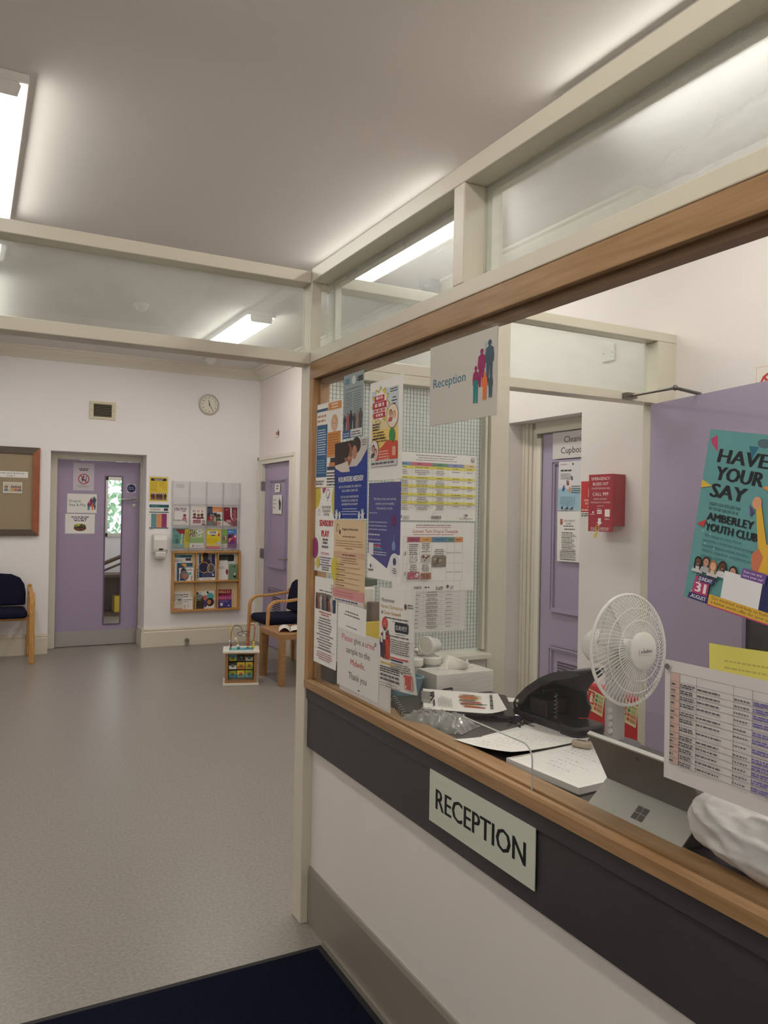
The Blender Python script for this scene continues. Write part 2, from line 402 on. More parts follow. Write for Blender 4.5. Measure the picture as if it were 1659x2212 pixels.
# ------------------------------------------------------------------ painted partition frames
GX = 1.062     # outer face of the hatch glass
TG = glass('grimy_transom_glass', (0.93, 0.96, 0.94), haze=0.04, hazevar=0.5, scale=1.7, stretch=(1, 1, 1.6), refl=1.5, scatter=.05)
TG2 = glass('grimy_front_transom_glass', (0.92, 0.95, 0.94), haze=0.10, hazevar=.6, scale=2.0, stretch=(1, 1.0, 3.0), refl=1.3, scatter=.10)
HG = glass('clear_hatch_glass', (0.975, 0.985, 0.98), refl=1.0)
def beam(n, x0, x1, y0, y1, z0, z1, m=GLOSS): return struct(MB().box(x0, x1, y0, y1, z0, z1, m).build('trim_%d' % n, bev=.003))
Y0, Y1 = 2.555, 2.637
beam(3, -2.4, 1.049, Y0, Y1, 2.256, 2.298)          # long left transom
beam(4, -2.4, 1.049, Y0, Y1, 1.971, 2.013)
beam(5, 1.049, 1.087, Y0, Y1, 0, 2.298)             # corner post
beam(6, 1.049, 1.165, -1.6, Y0, 2.261, 2.308)        # front transom
beam(7, 1.049, 1.165, -1.6, Y0, 1.976, 2.015)
beam(8, 1.049, 1.165, 1.592, 1.640, 2.015, 2.261)
beam(9, 1.049, 1.165, 0.10, 0.15, 2.015, 2.261)
beam(10, 1.087, 2.86, Y0, Y1, 2.256, 2.298)         # back of the office
beam(11, 1.087, 2.86, Y0, Y1, 1.971, 2.013)
beam(12, 1.828, 1.918, Y0-.002, Y1+.002, 0, 2.255)
beam(13, 2.745, 2.86, Y0-.002, Y1+.002, 0, 2.255)
# glazing beads of the front transom panes
b = MB()
for y0, y1 in ((1.640, 2.52), (0.15, 1.592)):
    b.box(1.118, 1.140, y0, y1, 2.015, 2.033, GLOSSW); b.box(1.118, 1.140, y0, y1, 2.243, 2.261, GLOSSW)
    b.box(1.118, 1.140, y1-.02, y1, 2.033, 2.243, GLOSSW); b.box(1.118, 1.140, y0, y0+.02, 2.033, 2.243, GLOSSW)
struct(b.build('trim_14'))
def window(n, parts): 
    w = sempty('window_%d' % n)
    for nm, args, m in parts: MB().box(*args, m).build(nm, w)
    return w
window(1, [('pane', (-2.4, 1.049, 2.617, 2.623, 2.012, 2.258), TG)])
window(2, [('pane', (1.108, 1.114, 1.638, 2.555, 2.013, 2.263), TG2)])
window(3, [('pane', (1.108, 1.114, 0.148, 1.594, 2.013, 2.263), TG2)])
window(4, [('pane', (1.087, 1.830, 2.617, 2.623, 2.012, 2.258), TG)])
window(5, [('pane', (1.916, 2.747, 2.617, 2.623, 2.012, 2.258), TG)])
# wired obscure glass at the back of the office
w6 = sempty('window_6')
WG = glass('obscured_wired_glass', (0.88, 0.92, 0.90), haze=0.34, hazevar=0.5, hazecol=(0.86, 0.9, 0.87), scale=2.5, refl=1.0)
MB().box(1.087, 1.830, 2.606, 2.612, 0.90, 1.972, WG).build('pane', w6)
b = MB(); WIRE = mat('glass_wire', (88, 92, 92), 0.5, metal=0.3)
x = 1.10
while x < 1.825: b.box(x-.0006, x+.0006, 2.6035, 2.6045, 0.915, 1.94, WIRE); x += .0148
z = 0.92
while z < 1.94: b.box(1.09, 1.828, 2.6025, 2.6035, z-.0006, z+.0006, WIRE); z += .0148
b.build('wire_mesh', w6)
b = MB(); b.box(1.087, 1.828, 2.556, 2.636, 1.936, 1.971, GLOSS); b.box(1.087, 1.10, 2.57, 2.60, 0.915, 1.936, GLOSSW); b.box(1.815, 1.828, 2.57, 2.60, .915, 1.936, GLOSSW)
b.build('window_frame', w6, bev=.002)
MB().box(1.087, 1.828, 2.52, 2.636, .885, .905, GLOSSW).build('window_sill', w6, bev=.003)
struct(MB().box(1.087, 1.828, 2.56, 2.63, 0, .885, PANEL).build('wall_office_back'))

# ------------------------------------------------------------------ reception hatch window, oak
w7 = sempty('window_7')
YN = -1.6
b = MB(); b.box(1.047, 1.105, YN, 2.554, 1.915, 1.973, OAK); b.box(1.072, 1.105, YN, 2.52, 1.898, 1.915, mat('oak_bead', (150, 112, 76), 0.45, noise=.2, nscale=7, stretch=(12, .7, 12)))
b.build('frame_head', w7, bev=.002)
b = MB(); b.box(1.047, 1.105, 2.520, 2.554, .868, 1.915, OAKX); b.box(1.070, 1.105, 2.506, 2.520, .868, 1.898, OAKX)
b.build('frame_upright', w7, bev=.002)
b = MB(); b.prism([(1.046, .837), (1.046, .862), (1.050, .868), (1.0595, .870), (1.060, .866), (1.0695, .866), (1.070, .871), (1.122, .871), (1.122, .837)], 'y', YN, 2.554, OAK)
b.build('frame_sill', w7)
# pane with the rounded pass-through notch at the sill
zt, zb, zn, r = 1.915, .8665, .961, .032
a0, a1 = 1.316, 1.612
out = [(YN, zb), (a0, zb)] + [(a0+r-r*math.cos(t*PI/16), zn-r+r*math.sin(t*PI/16)) for t in range(9)] + [(a1-r+r*math.sin(t*PI/16), zn-r+r*math.cos(t*PI/16)) for t in range(9)] + [(a1, zb), (2.520, zb), (2.520, zt), (YN, zt)]
MB().prism(out, 'x', GX, GX+.006, HG).build('pane', w7)
EDGE = mat('polished_glass_edge', (186, 190, 182), 0.2, spec=0.6)
nb = out[1:20]
b = MB(); b.tube([(GX+.003, y, z) for y, z in nb], .0018, EDGE, seg=6); b.build('pane_edge', w7, smooth=True)
# counter front below
b = MB(); b.box(1.062, 1.10, YN, Y0, .625, .837, LAM); b.box(1.056, 1.063, YN, Y0, .795, .837, LAM)
struct(b.build('wall_counter_fascia', bev=.002))
struct(MB().box(1.085, 1.11, YN, Y0, .19, .625, PANEL).build('wall_counter'))
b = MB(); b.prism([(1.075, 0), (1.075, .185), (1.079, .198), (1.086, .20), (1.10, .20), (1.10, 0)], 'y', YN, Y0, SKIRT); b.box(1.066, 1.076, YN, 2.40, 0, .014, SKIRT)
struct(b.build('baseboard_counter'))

# ------------------------------------------------------------------ doors
def dhandle(parent, pts, name='handle', m=STEEL, r=.009):
    return MB().tube(pts, r, m, seg=10).build(name, parent, smooth=True)
# door_1: flush purple door with tall vision panel, deep in the far wall
d1 = sempty('door_1')
LX0, LX1, ZT = .79, 1.612, 1.95
gx0, gx1, gz0, gz1 = 1.262, 1.434, .222, 1.792
b = MB()
b.box(LX0, gx0, 8.70, 8.74, .005, ZT, PURPLE); b.box(gx1, LX1, 8.70, 8.74, .005, ZT, PURPLE)
b.box(gx0, gx1, 8.70, 8.74, .005, gz0, PURPLE); b.box(gx0, gx1, 8.70, 8.74, gz1, ZT, PURPLE)
b.build('door_leaf', d1)
MB().box(gx0, gx1, 8.716, 8.722, gz0, gz1, HG).build('vision_pane', d1)
b = MB(); BR = mat('panel_bead', (112, 96, 122), .5)
for a in ((gx0-.006, gx0+.006, gz0, gz1), (gx1-.006, gx1+.006, gz0, gz1), (gx0, gx1, gz0-.006, gz0+.006), (gx0, gx1, gz1-.006, gz1+.006)): b.box(a[0], a[1], 8.692, 8.71, a[2], a[3], BR)
b.build('vision_bead', d1)
MB().box(LX0+.004, LX1-.004, 8.696, 8.701, .01, .162, KICK).build('kick_plate', d1)
b = MB(); b.box(.70, LX0-.004, 8.66, 8.76, 0, 2.017, GLOSSW); b.box(LX1+.004, 1.63, 8.66, 8.76, 0, 2.017, GLOSSW); b.box(LX0-.004, LX1+.004, 8.66, 8.76, ZT+.004, 2.017, GLOSSW)
b.build('door_frame', d1, bev=.004)
h = MB(); h.lathe([(0, 0), (.026, 0), (.026, .008), (0, .008)], STEEL, 20, Matrix.Translation((1.565, 8.70, 1.555)) @ Matrix.Rotation(PI/2, 4, 'X'))
h.tube([(1.565, 8.70, 1.555), (1.565, 8.655, 1.555), (1.55, 8.648, 1.555), (1.425, 8.648, 1.55)], .010, STEEL, 10); h.build('handle', d1, smooth=True)
MB().lathe([(0, 0), (.026, 0), (.026, .008), (.01, .009), (.009, .014), (0, .014)], STEEL, 20, Matrix.Translation((1.562, 8.70, 1.48)) @ Matrix.Rotation(PI/2, 4, 'X')).build('lock', d1, smooth=True)
MB().box(.79, .84, 8.66, 8.70, 1.952, 1.962, STEEL).build('closer_bracket', d1)

# door_2: cleaning cupboard door in the recess of the right wall
d2 = sempty('door_2')
def moulding(b, X, y0, y1, z0, z1, m, w=.022, t=.012):
    for a in ((y0, y1, z0, z0+w), (y0, y1, z1-w, z1), (y0, y0+w, z0+w, z1-w), (y1-w, y1, z0+w, z1-w)):
        b.box(X-t, X, a[0], a[1], a[2], a[3], m); 
    w2 = w*.45
    for a in ((y0, y1, z0, z0+w2), (y0, y1, z1-w2, z1), (y0, y0+w2, z0+w2, z1-w2), (y1-w2, y1, z0+w2, z1-w2)):
        b.box(X-t*1.6, X, a[0]+.003, a[1]-.003, a[2], a[3], m)
b = MB(); b.box(3.0, 3.04, 2.94, 3.66, .005, 1.935, PURPLE)
moulding(b, 3.0, 3.02, 3.560, .90, 1.775, PURPLE); moulding(b, 3.0, 3.02, 3.560, .16, .70, PURPLE)
b.build('door_leaf', d2)
b = MB(); b.box(2.994, 3.0, 3.08, 3.515, .24, .635, PURPLE)
for k in range(22): 
    for c in (0, 1): b.box(2.991, 2.995, 3.10+c*.205, 3.285+c*.205, .255+k*.017, .2635+k*.017, mat('slot_shadow', (72, 60, 80), .7))
b.build('air_grille', d2)
b = MB()
b.box(2.965, 3.06, 3.76, 3.82, 0, 2.007, GLOSS); b.box(2.975, 3.06, 3.735, 3.76, 0, 2.007, GLOSS); b.box(2.985, 3.06, 3.70, 3.735, 0, 1.97, GLOSS)
b.box(2.97, 3.06, 2.94, 3.70, 1.94, 2.007, GLOSS); b.box(2.957, 2.966, 3.785, 3.80, 0, 2.0, GLOSS)
b.build('door_frame', d2, bev=.003)
MB().box(2.984, 2.999, 3.662, 3.70, .02, 1.915, GLOSSW).build('finger_guard', d2, bev=.003)

# door_3: panelled purple door at the far right
d3 = sempty('door_3')
b = MB(); b.box(2.875, 2.915, 7.42, 8.245, .005, 1.965, PURPLE)
moulding(b, 2.875, 7.56, 8.06, .85, 1.79, PURPLE); moulding(b, 2.875, 7.56, 8.06, .17, .63, PURPLE); b.build('door_leaf', d3)
b = MB(); b.box(2.867, 2.875, 7.66, 7.93, .24, .57, PURPLE)
for k in range(13): b.box(2.864, 2.868, 7.68, 7.91, .26+k*.023, .271+k*.023, mat('slot_shadow', (72, 60, 80), .7))
b.build('air_grille', d3)
b = MB(); b.box(2.835, 2.90, 8.248, 8.37, 0, 2.05, GLOSSW); b.box(2.835, 2.90, 7.30, 7.417, 0, 2.05, GLOSSW); b.box(2.835, 2.90, 7.417, 8.248, 1.968, 2.05, GLOSSW)
b.box(2.825, 2.836, 8.33, 8.37, 0, 2.05, GLOSSW); b.box(2.825, 2.836, 7.30, 8.37, 2.01, 2.05, GLOSSW)
b.build('door_frame', d3, bev=.004)
for z in (1.73, .99, .25): MB().box(2.828, 2.876, 8.236, 8.256, z-.05, z+.05, STEEL).build('hinge', d3)
h = MB(); h.lathe([(0, 0), (.026, 0), (.026, .008), (0, .008)], STEEL, 20, Matrix.Translation((2.875, 7.475, .965)) @ Matrix.Rotation(-PI/2, 4, 'Y'))
h.tube([(2.875, 7.475, .965), (2.83, 7.475, .965), (2.822, 7.49, .965), (2.822, 7.62, .962)], .010, STEEL, 10); h.build('handle', d3, smooth=True)
MB().lathe([(0, 0), (.026, 0), (.026, .008), (.01, .009), (.009, .014), (0, .014)], STEEL, 20, Matrix.Translation((2.875, 7.475, .885)) @ Matrix.Rotation(-PI/2, 4, 'Y')).build('lock', d3, smooth=True)

# door_4: purple door of the office, standing open along the right wall
d4 = sempty('door_4', (2.732, 2.535, 0), math.atan2(-.628, -.118) - PI)    # local -X runs from the hinge to the free edge
b = MB(); W4 = .80; vx0, vx1, vz0, vz1 = -.78, -.575, .25, 1.76
b.box(vx1, 0, 0, .04, .005, 1.962, PURPLE); b.box(-W4, vx0, 0, .04, .005, 1.962, PURPLE); b.box(vx0, vx1, 0, .04, .005, vz0, PURPLE); b.box(vx0, vx1, 0, .04, vz1, 1.962, PURPLE)
b.build('door_leaf', d4)
MB().box(vx0, vx1, .017, .023, vz0, vz1, glass('tinted_vision_glass', (.30, .30, .32), refl=1.0)).build('vision_pane', d4)
b = MB()
for a in ((vx0-.012, vx0+.01, vz0, vz1), (vx1-.01, vx1+.012, vz0, vz1), (vx0, vx1, vz0-.012, vz0+.01), (vx0, vx1, vz1-.01, vz1+.012)): b.box(a[0], a[1], -.006, .012, a[2], a[3], PURPLE); b.box(a[0], a[1], .028, .046, a[2], a[3], PURPLE)
b.build('vision_bead', d4)
DK = mat('dark_metal', (112, 106, 100), .35, metal=.9)
b = MB(); P0, P1, P2 = Vector((2.56, 2.535, 1.988)), Vector((2.535, 2.265, 1.985)), Vector((2.655, 2.24, 1.967))
ca = thing('door_closer', 'grey metal door closer arm above the open purple office door', 'door closer', P0)
b.box(-.03, .03, -.012, .02, -.012, .012, DK); b.tube([(0, 0, 0), P1-P0], .0065, DK, 8); b.build('closer_arm', ca)
b = MB(); b.tube([P1-P0, P2-P0], .0075, DK, 8); b.ball(P1-P0, .012, DK, 10); b.build('closer_forearm', ca, smooth=True)

# ------------------------------------------------------------------ the room behind door_1
struct(MB().box(-1.0, 4.0, 11.6, 11.75, 0, 1.05, WALLF).box(-1.0, 1.30, 11.6, 11.75, 1.05, 2.3, WALLF).box(2.5, 4.0, 11.6, 11.75, 1.05, 2.3, WALLF).box(-1, 4, 11.6, 11.75, 2.3, 2.9, WALLF).build('wall_playroom'))
struct(MB().box(-1.1, -1.0, 8.81, 11.75, 0, 2.9, WALLF).build('wall_playroom_left')); struct(MB().box(4.0, 4.1, 8.81, 11.75, 0, 2.9, WALLF).build('wall_playroom_right'))
struct(MB().box(-1.1, 4.1, 8.81, 11.75, 2.9, 3.0, CEIL).build('ceiling_playroom'))
w8 = sempty('window_8'); b = MB()
for x in (1.30, 1.67, 2.05, 2.45): b.box(x, x+.05, 11.58, 11.66, 1.05, 2.3, GLOSSW)
for z in (1.05, 1.85, 2.25): b.box(1.30, 2.5, 11.58, 11.66, z, z+.05, GLOSSW)
b.build('window_frame', w8); MB().box(1.3, 2.5, 11.62, 11.625, 1.05, 2.3, HG).build('pane', w8)
LEAF = mat('foliage', (150, 186, 146), .7, noise=.4, nscale=9)
b = MB()
for k in range(2600):
    x, y, z = rnd.uniform(.2, 3.6), rnd.uniform(12.9, 13.8), rnd.uniform(.2, 2.5); r = rnd.uniform(.04, .08); a = Euler((rnd.uniform(0, 3), rnd.uniform(0, 3), 0)).to_matrix()
    b.face([b.bm.verts.new(Vector((x, y, z)) + a @ Vector(p)) for p in ((-r, 0, 0), (0, -r*.5, 0), (r, 0, 0), (0, r*.5, .01))], LEAF)
bush = b.build('garden_hedge', recalc=False); tag(bush, 'green leafy hedge outside the window behind the far purple door', 'hedge')
b = MB()
for k in range(9): b.tube([(.3+k*.38, 13.4, 0), (.35+k*.38, 13.3, 1.2), (.3+k*.4, 13.4, 2.0)], [.04, .03, .015], mat('bark', (90, 70, 54), .8), 6)
b.build('branches', bush)
rl = thing('handrail', 'dark wooden sloping handrail glimpsed through the far door glass', 'handrail', (1.72, 10.2, 0))
MB().tube([(-.35, 0, .72), (.45, 0, 1.06)], .025, mat('dark_wood', (92, 66, 50), .4), 10).build('rail', rl, smooth=True)
MB().tube([(-.35, 0, .63), (.45, 0, .97)], .014, mat('dark_wood', (92, 66, 50), .4), 8).build('lower_rail', rl, smooth=True)
for x in (-.3, .4): MB().box(x-.015, x+.015, -.015, .015, 0, .76+(x+.3)*.43, mat('dark_wood', (92, 66, 50), .4)).build('rail_post', rl)
bn = thing('low_shelf_unit', 'low dark brown shelf unit glimpsed through the far door glass', 'shelf unit', (1.85, 11.2, 0))
WN = mat('walnut', (88, 66, 54), .5)
MB().box(-.6, .6, -.2, .2, .52, .56, WN).build('shelf_top', bn); MB().box(-.6, .6, -.2, .2, .0, .04, WN).build('shelf_bottom', bn)
MB().box(-.6, .6, .17, .2, .04, .52, WN).build('back_panel', bn)
for x in (-.6, .57): MB().box(x, x+.03, -.2, .17, .04, .52, WN).build('side_panel', bn)
MB().box(1.74, 2.05, 11.02, 11.25, .041, .26, mat('yellow_plastic', (226, 190, 50), .4)).build('toy_crate', bev=.015)
tag(bpy.data.objects['toy_crate'], 'yellow plastic crate on the low shelf behind the far door', 'crate')

# ================================================================== notices on the hatch glass (inside face)
PX_ = GX - .0028
K = (40, 38, 42); GR = (96, 94, 96); TEAL = (60, 120, 124)
def q(y0, y1, z0, z1): return y0-y1, z1-z0
# leaflet, blue and orange halves
s = Sheet(.206, .292, seed=3); w, h = s.w, s.h
s.rect(0, h-.028, .095, .010, (60, 92, 130)); s.rect(.098, h-.030, .108, .026, (214, 146, 84))
s.lines(.104, h-.013, .095, 2, .010, .004, (250, 236, 220), 'c')
s.lines(.006, h-.048, .08, 2, .016, .008, (190, 150, 120)); s.lines(.006, h-.078, .05, 1, .01, .005, (190, 150, 120))
s.rect(.004, .035, .090, .182, (52, 98, 140)); s.lines(.012, .198, .074, 11, .0085, .0032, (215, 228, 238)); s.lines(.012, .092, .074, 6, .0085, .0026, (150, 180, 205))
s.portrait(.152, h-.078, .026, (226, 178, 150), (206, 168, 132), (228, 214, 204))
s.rect(.098, .102, .106, .085, (212, 142, 70)); s.lines(.104, .176, .094, 8, .009, .003, (150, 92, 50)); s.rect(.125, .083, .08, .016, (50, 54, 66)); s.rect(.115, .072, .088, .011, (222, 130, 70)); s.rect(.10, .058, .1, .012, (58, 66, 84))
s.lines(.10, .046, .095, 5, .010, .0042, K); s.lines(.005, .018, .07, 2, .009, .005, (120, 110, 110))
s.put('leaflet', onG(PX_, 2.564, 1.538, -.01), 'blue and orange leaflet with a smiling child, top left of hatch glass', 'leaflet')
# grey-green letter
s = Sheet(.148, .208, (152, 164, 164), seed=4); w, h = s.w, s.h
s.rect(.01, h-.032, .034, .02, (96, 138, 160)); s.ell(.075, h-.022, .014, .014, (206, 212, 210)); s.rect(.107, h-.032, .034, .018, (86, 92, 96)); s.lines(.095, h-.02, .05, 2, .008, .003, K)
s.lines(.014, h-.05, .12, 1, .01, .0025, (96, 108, 110)); s.lines(.014, h-.062, .055, 11, .0075, .002, (108, 120, 122)); s.lines(.078, h-.062, .055, 11, .0075, .002, (108, 120, 122))
for i, (x, c) in enumerate(((.012, (58, 66, 84)), (.036, (176, 84, 92)), (.058, (52, 56, 62)), (.085, (66, 70, 80)), (.108, (158, 132, 116)), (.130, (92, 84, 84)))): s.person(x, .026, .052+.006*(i % 3), c, 1.5)
s.rect(0, 0, .06, .026, (66, 92, 140)); s.lines(.006, .014, .048, 2, .008, .003, (200, 210, 225)); s.rect(.06, .003, .085, .024, (214, 216, 216)); s.lines(.066, .016, .07, 2, .008, .004, (90, 80, 80))
s.put('letter', onG(PX_, 2.340, 1.692, -.0), 'grey-green letter with a row of silhouettes along its foot', 'notice')
# comic poster on white board
s = Sheet(.205, .298, seed=5); w, h = s.w, s.h
s.rect(.012, .058, .168, .212, (238, 206, 120)); s.rect(.012, .19, .168, .08, (200, 208, 212)); s.rect(.012, .15, .168, .045, (226, 208, 160))
def burst(cx, cy, r0, r1, n, c, ys=.7):
    return s.poly([(cx+(r0 if k % 2 else r1)*math.cos(PI*k/n), cy+ys*(r0 if k % 2 else r1)*math.sin(PI*k/n)) for k in range(2*n)], c)
burst(.068, .224, .045, .062, 12, (60, 54, 40), .95); burst(.068, .224, .043, .059, 12, (226, 202, 70), .95); burst(.066, .223, .042, .052, 9, (236, 226, 222), .95)
s.rect(.028, .236, .066, .018, (186, 62, 76)); s.rect(.02, .214, .088, .021, (174, 48, 66)); s.lines(.024, .205, .08, 1, .01, .007, (196, 92, 104)); s.rect(.024, .186, .076, .017, (182, 60, 74))
s.lines(.034, .243, .055, 1, .01, .008, (240, 220, 216), 'c', word=1.2); s.lines(.026, .220, .078, 1, .01, .011, (236, 210, 204), 'c', word=1.0); s.lines(.03, .191, .066, 1, .01, .008, (238, 214, 210), 'c', word=1.2)
s.lines(.135, .236, .04, 5, .009, .0032, K, 'c'); s.lines(.13, .262, .045, 2, .007, .003, (90, 80, 80))
s.ell(.146, .184, .036, .036, (110, 92, 84), 24); s.ell(.146, .184, .034, .034, (236, 214, 192), 24); s.portrait(.135, .192, .010, (206, 150, 124), (120, 80, 60), (190, 92, 84)); s.portrait(.157, .186, .010, (226, 180, 150), (190, 150, 110), (228, 222, 216))
s.lines(.022, .166, .05, 3, .008, .004, K); s.lines(.026, .140, .075, 3, .0085, .0036, K); s.ell(.146, .128, .018, .021, (70, 142, 84)); s.lines(.02, .122, .1, 2, .008, .003, K)
s.poly([(.05, .058), (.18, .058), (.18, .108), (.17, .112), (.155, .106), (.14, .113), (.118, .116), (.10, .106), (.085, .098), (.07, .092)], (206, 84, 62)); s.lines(.065, .082, .07, 4, .008, .003, (236, 196, 184)); s.rect(.15, .068, .02, .026, (226, 170, 150))
s.ell(.034, .088, .03, .034, (120, 92, 80), 22); s.ell(.034, .088, .028, .032, (226, 214, 206), 22); s.portrait(.03, .094, .011, (200, 150, 130), (70, 56, 52), (90, 76, 90)); s.portrait(.046, .084, .009, (216, 170, 150), (90, 70, 60), (200, 190, 180))
s.rect(.012, .04, .168, .017, (204, 202, 204)); s.lines(.02, .046, .15, 1, .01, .006, GR, word=4)
s.put('poster', onG(PX_, 2.143, 1.550, .008), 'yellow and red comic-style poster with starburst, white border, on hatch glass', 'poster')
# volunteers needed
NV = (42, 66, 148)
s = Sheet(.243, .252, (40, 62, 142), seed=6); w, h = s.w, s.h
s.rect(0, h-.085, w, .085, (206, 198, 190)); s.poly([(0, h), (.135, h), (.145, h-.02), (.12, h-.05), (.08, h-.085), (0, h-.09)], (56, 42, 38))
s.ell(.105, h-.045, .030, .038, (146, 98, 76)); s.poly([(.06, h-.07), (.10, h-.065), (.12, h-.10), (.02, h-.10), (0, h-.075)], (216, 202, 190)); s.ell(.088, h-.028, .028, .026, (56, 42, 38)); s.ell(.165, h-.018, .032, .026, (66, 50, 46)); s.ell(.152, h-.040, .018, .022, (184, 130, 104)); s.ell(.115, h-.056, .012, .006, (190, 130, 110))
s.poly([(0, h-.082), (.05, h-.098), (.10, h-.103), (.15, h-.094), (.20, h-.070), (w, h-.035), (w, h-.11), (0, h-.11)], NV); s.lines(.205, h-.008, .034, 3, .007, .003, (120, 110, 110))
WH = (236, 234, 236)
s.text(w/2+.003, .120, 'VOLUNTEERS NEEDED!', .017, WH, 'c', .185, .04)
s.text(w/2, .100, 'ARE YOU THE PARENT OR CARER OF A', .0075, WH, 'c', .168); s.text(w/2, .087, 'CHILD UNDER 2 YEARS OLD?', .0075, WH, 'c', .122)
for i, t in enumerate(('DO YOU LIVE IN WESTMINSTER,', 'KENSINGTON & CHELSEA OR', 'HAMMERSMITH & FULHAM?')): s.text(w/2, .067-i*.012, t, .0072, WH, 'c', (.134, .122, .12)[i])
s.lines(.045, .030, .155, 3, .0085, .003, (190, 200, 226), 'c')
for x, r in ((.022, .02), (.048, .015), (.195, .015), (.220, .021)): s.hand(x, .006, r, (214, 220, 228)); s.rect(x-r*.35, 0, r*.7, .004, (214, 220, 228))
s.put('poster', onG(PX_-.0012, 2.397, 1.430, .012), 'blue volunteers poster with photo of woman and child, on hatch glass', 'poster')
# journey poster
s = Sheet(.203, .288, seed=7); w, h = s.w, s.h
V5 = (84, 82, 138)
s.poly([(0, .075), (.125, .035), (.14, .06), (.165, .078), (w, .078), (w, h), (0, h)], V5); s.ell(.172, .048, .034, .034, (222, 220, 222), 24)
for i, t in enumerate(("We'd like to hear your journey,", "whether you've breastfed,", 'formula-fed, or both.')): s.text(.105, .236-i*.014, t, .0078, (216, 214, 230), 'c', (.142, .118, .1)[i])
s.lines(.005, .196, .06, 1, .01, .003, (170, 170, 205)); s.ell(.165, .176, .015, .017, (112, 54, 104)); s.lines(.005, .168, .13, 3, .011, .0034, (176, 176, 208))
s.lines(.006, .130, .07, 1, .01, .004, (216, 214, 230)); s.lines(.006, .115, .08, 3, .011, .0034, (176, 176, 208))
s.rect(.006, .070, .032, .036, (222, 220, 224)); s.rect(.042, .096, .04, .005, (190, 70, 80)); s.lines(.042, .088, .06, 1, .01, .003, (96, 170, 170)); s.lines(.042, .079, .085, 2, .007, .0028, (206, 206, 222)); s.ell(.166, .103, .011, .014, (122, 150, 186)); s.line(.166, .115, .170, .135, .003, (122, 150, 186))
s.ell(.172, .058, .009, .011, (82, 80, 110)); s.lines(.155, .036, .035, 3, .006, .0025, GR, 'c'); s.ell(.022, .037, .004, .006, (70, 66, 110)); s.lines(.005, .022, .04, 1, .006, .005, GR)
s.put('poster', onG(PX_, 2.143, 1.254, .0), 'purple-blue poster with white wording about your journey, on hatch glass', 'poster')
# sensory play
s = Sheet(.200, .289, seed=8); w, h = s.w, s.h
s.poly([(0, h), (.045, h), (.048, h-.03), (.03, h-.06), (0, h-.075)], (206, 190, 76)); s.poly([(.06, h), (.095, h), (.075, h-.018), (.062, h-.016)], (160, 76, 120)); s.ell(.175, h-.045, .035, .06, (206, 190, 76))
s.ring(.108, h-.02, .016, .003, (112, 86, 140)); s.line(.12, h-.018, .104, h-.045, .003, (112, 86, 140))
for i, t in enumerate(('BAYSWATER', "CHILDREN'S", 'CENTRE')): s.text(.098, .218-i*.0125, t, .0098, (70, 66, 76), 'c', (.072, .068, .048)[i])
s.ring(.034, .206, .011, .0012, GR); s.ell(.031, .209, .0015, .0015, GR); s.ell(.037, .209, .0015, .0015, GR)
s.text(.100, .158, 'SENSORY', .021, (190, 44, 56), 'c', .116, .05); s.text(.092, .122, 'PLAY', .021, (190, 44, 56), 'c', .062, .05)
s.lines(.056, .108, .075, 2, .011, .007, (90, 88, 100), 'c', word=1.4); s.lines(.056, .083, .075, 1, .011, .007, (90, 88, 100), 'c', word=1.4)
s.ell(.006, .08, .027, .037, (152, 62, 116)); s.text(.093, .060, 'COME JOIN US', .008, (190, 44, 56), 'c', .07); s.lines(.03, .048, .13, 4, .0085, .0034, (110, 84, 130), 'c'); s.ell(.034, .030, .015, .018, (210, 194, 78)); s.ell(.178, .018, .03, .04, (210, 194, 78)); s.lines(.055, .014, .09, 2, .008, .004, GR, 'c'); s.ring(.006, .012, .014, .0015, (120, 110, 150))
s.put('poster', onG(PX_-.0000, 2.562, 1.245, .0), 'white poster with red lettering and yellow and purple blobs, left edge of glass', 'poster')
# beige
s = Sheet(.236, .268, (222, 194, 156), seed=9); w, h = s.w, s.h
s.ring(.03, h-.026, .012, .0015, K); s.line(.022, h-.04, .028, h-.012, .0025, K); s.ell(.048, h-.040, .006, .008, K)
s.text(.066, h-.034, 'Pregnant in West London', .0085, K, 'l', .118, .004); s.lines(.07, h-.056, .11, 1, .01, .0036, (140, 100, 84)); s.lines(.018, h-.070, .205, 3, .008, .003, (186, 146, 112)); s.lines(.09, h-.094, .06, 1, .01, .003, (190, 110, 100))
s.rect(0, h-.122, w, .018, (212, 172, 146)); s.lines(.02, h-.116, .2, 1, .01, .0045, (110, 82, 70), 'c'); s.lines(.02, h-.126, .2, 3, .0072, .0028, (176, 136, 104), 'c')
for i in range(6): s.lines(.02, h-.148-i*.017, .075, 1, .01, .0034, (150, 112, 84)); s.lines(.02, h-.155-i*.017, .20, 1, .01, .0024, (190, 152, 118))
s.rect(0, .012, w, .030, (214, 150, 146)); s.lines(.02, .030, .15, 2, .009, .003, (190, 110, 116)); s.rect(0, 0, w, .012, (214, 204, 196)); s.lines(.02, .003, .2, 1, .01, .005, (90, 100, 140), word=5)
s.put('poster', onG(PX_-.0010, 2.394, 1.158, .008), 'beige poster with a pink band at the foot, below the volunteers poster', 'poster')
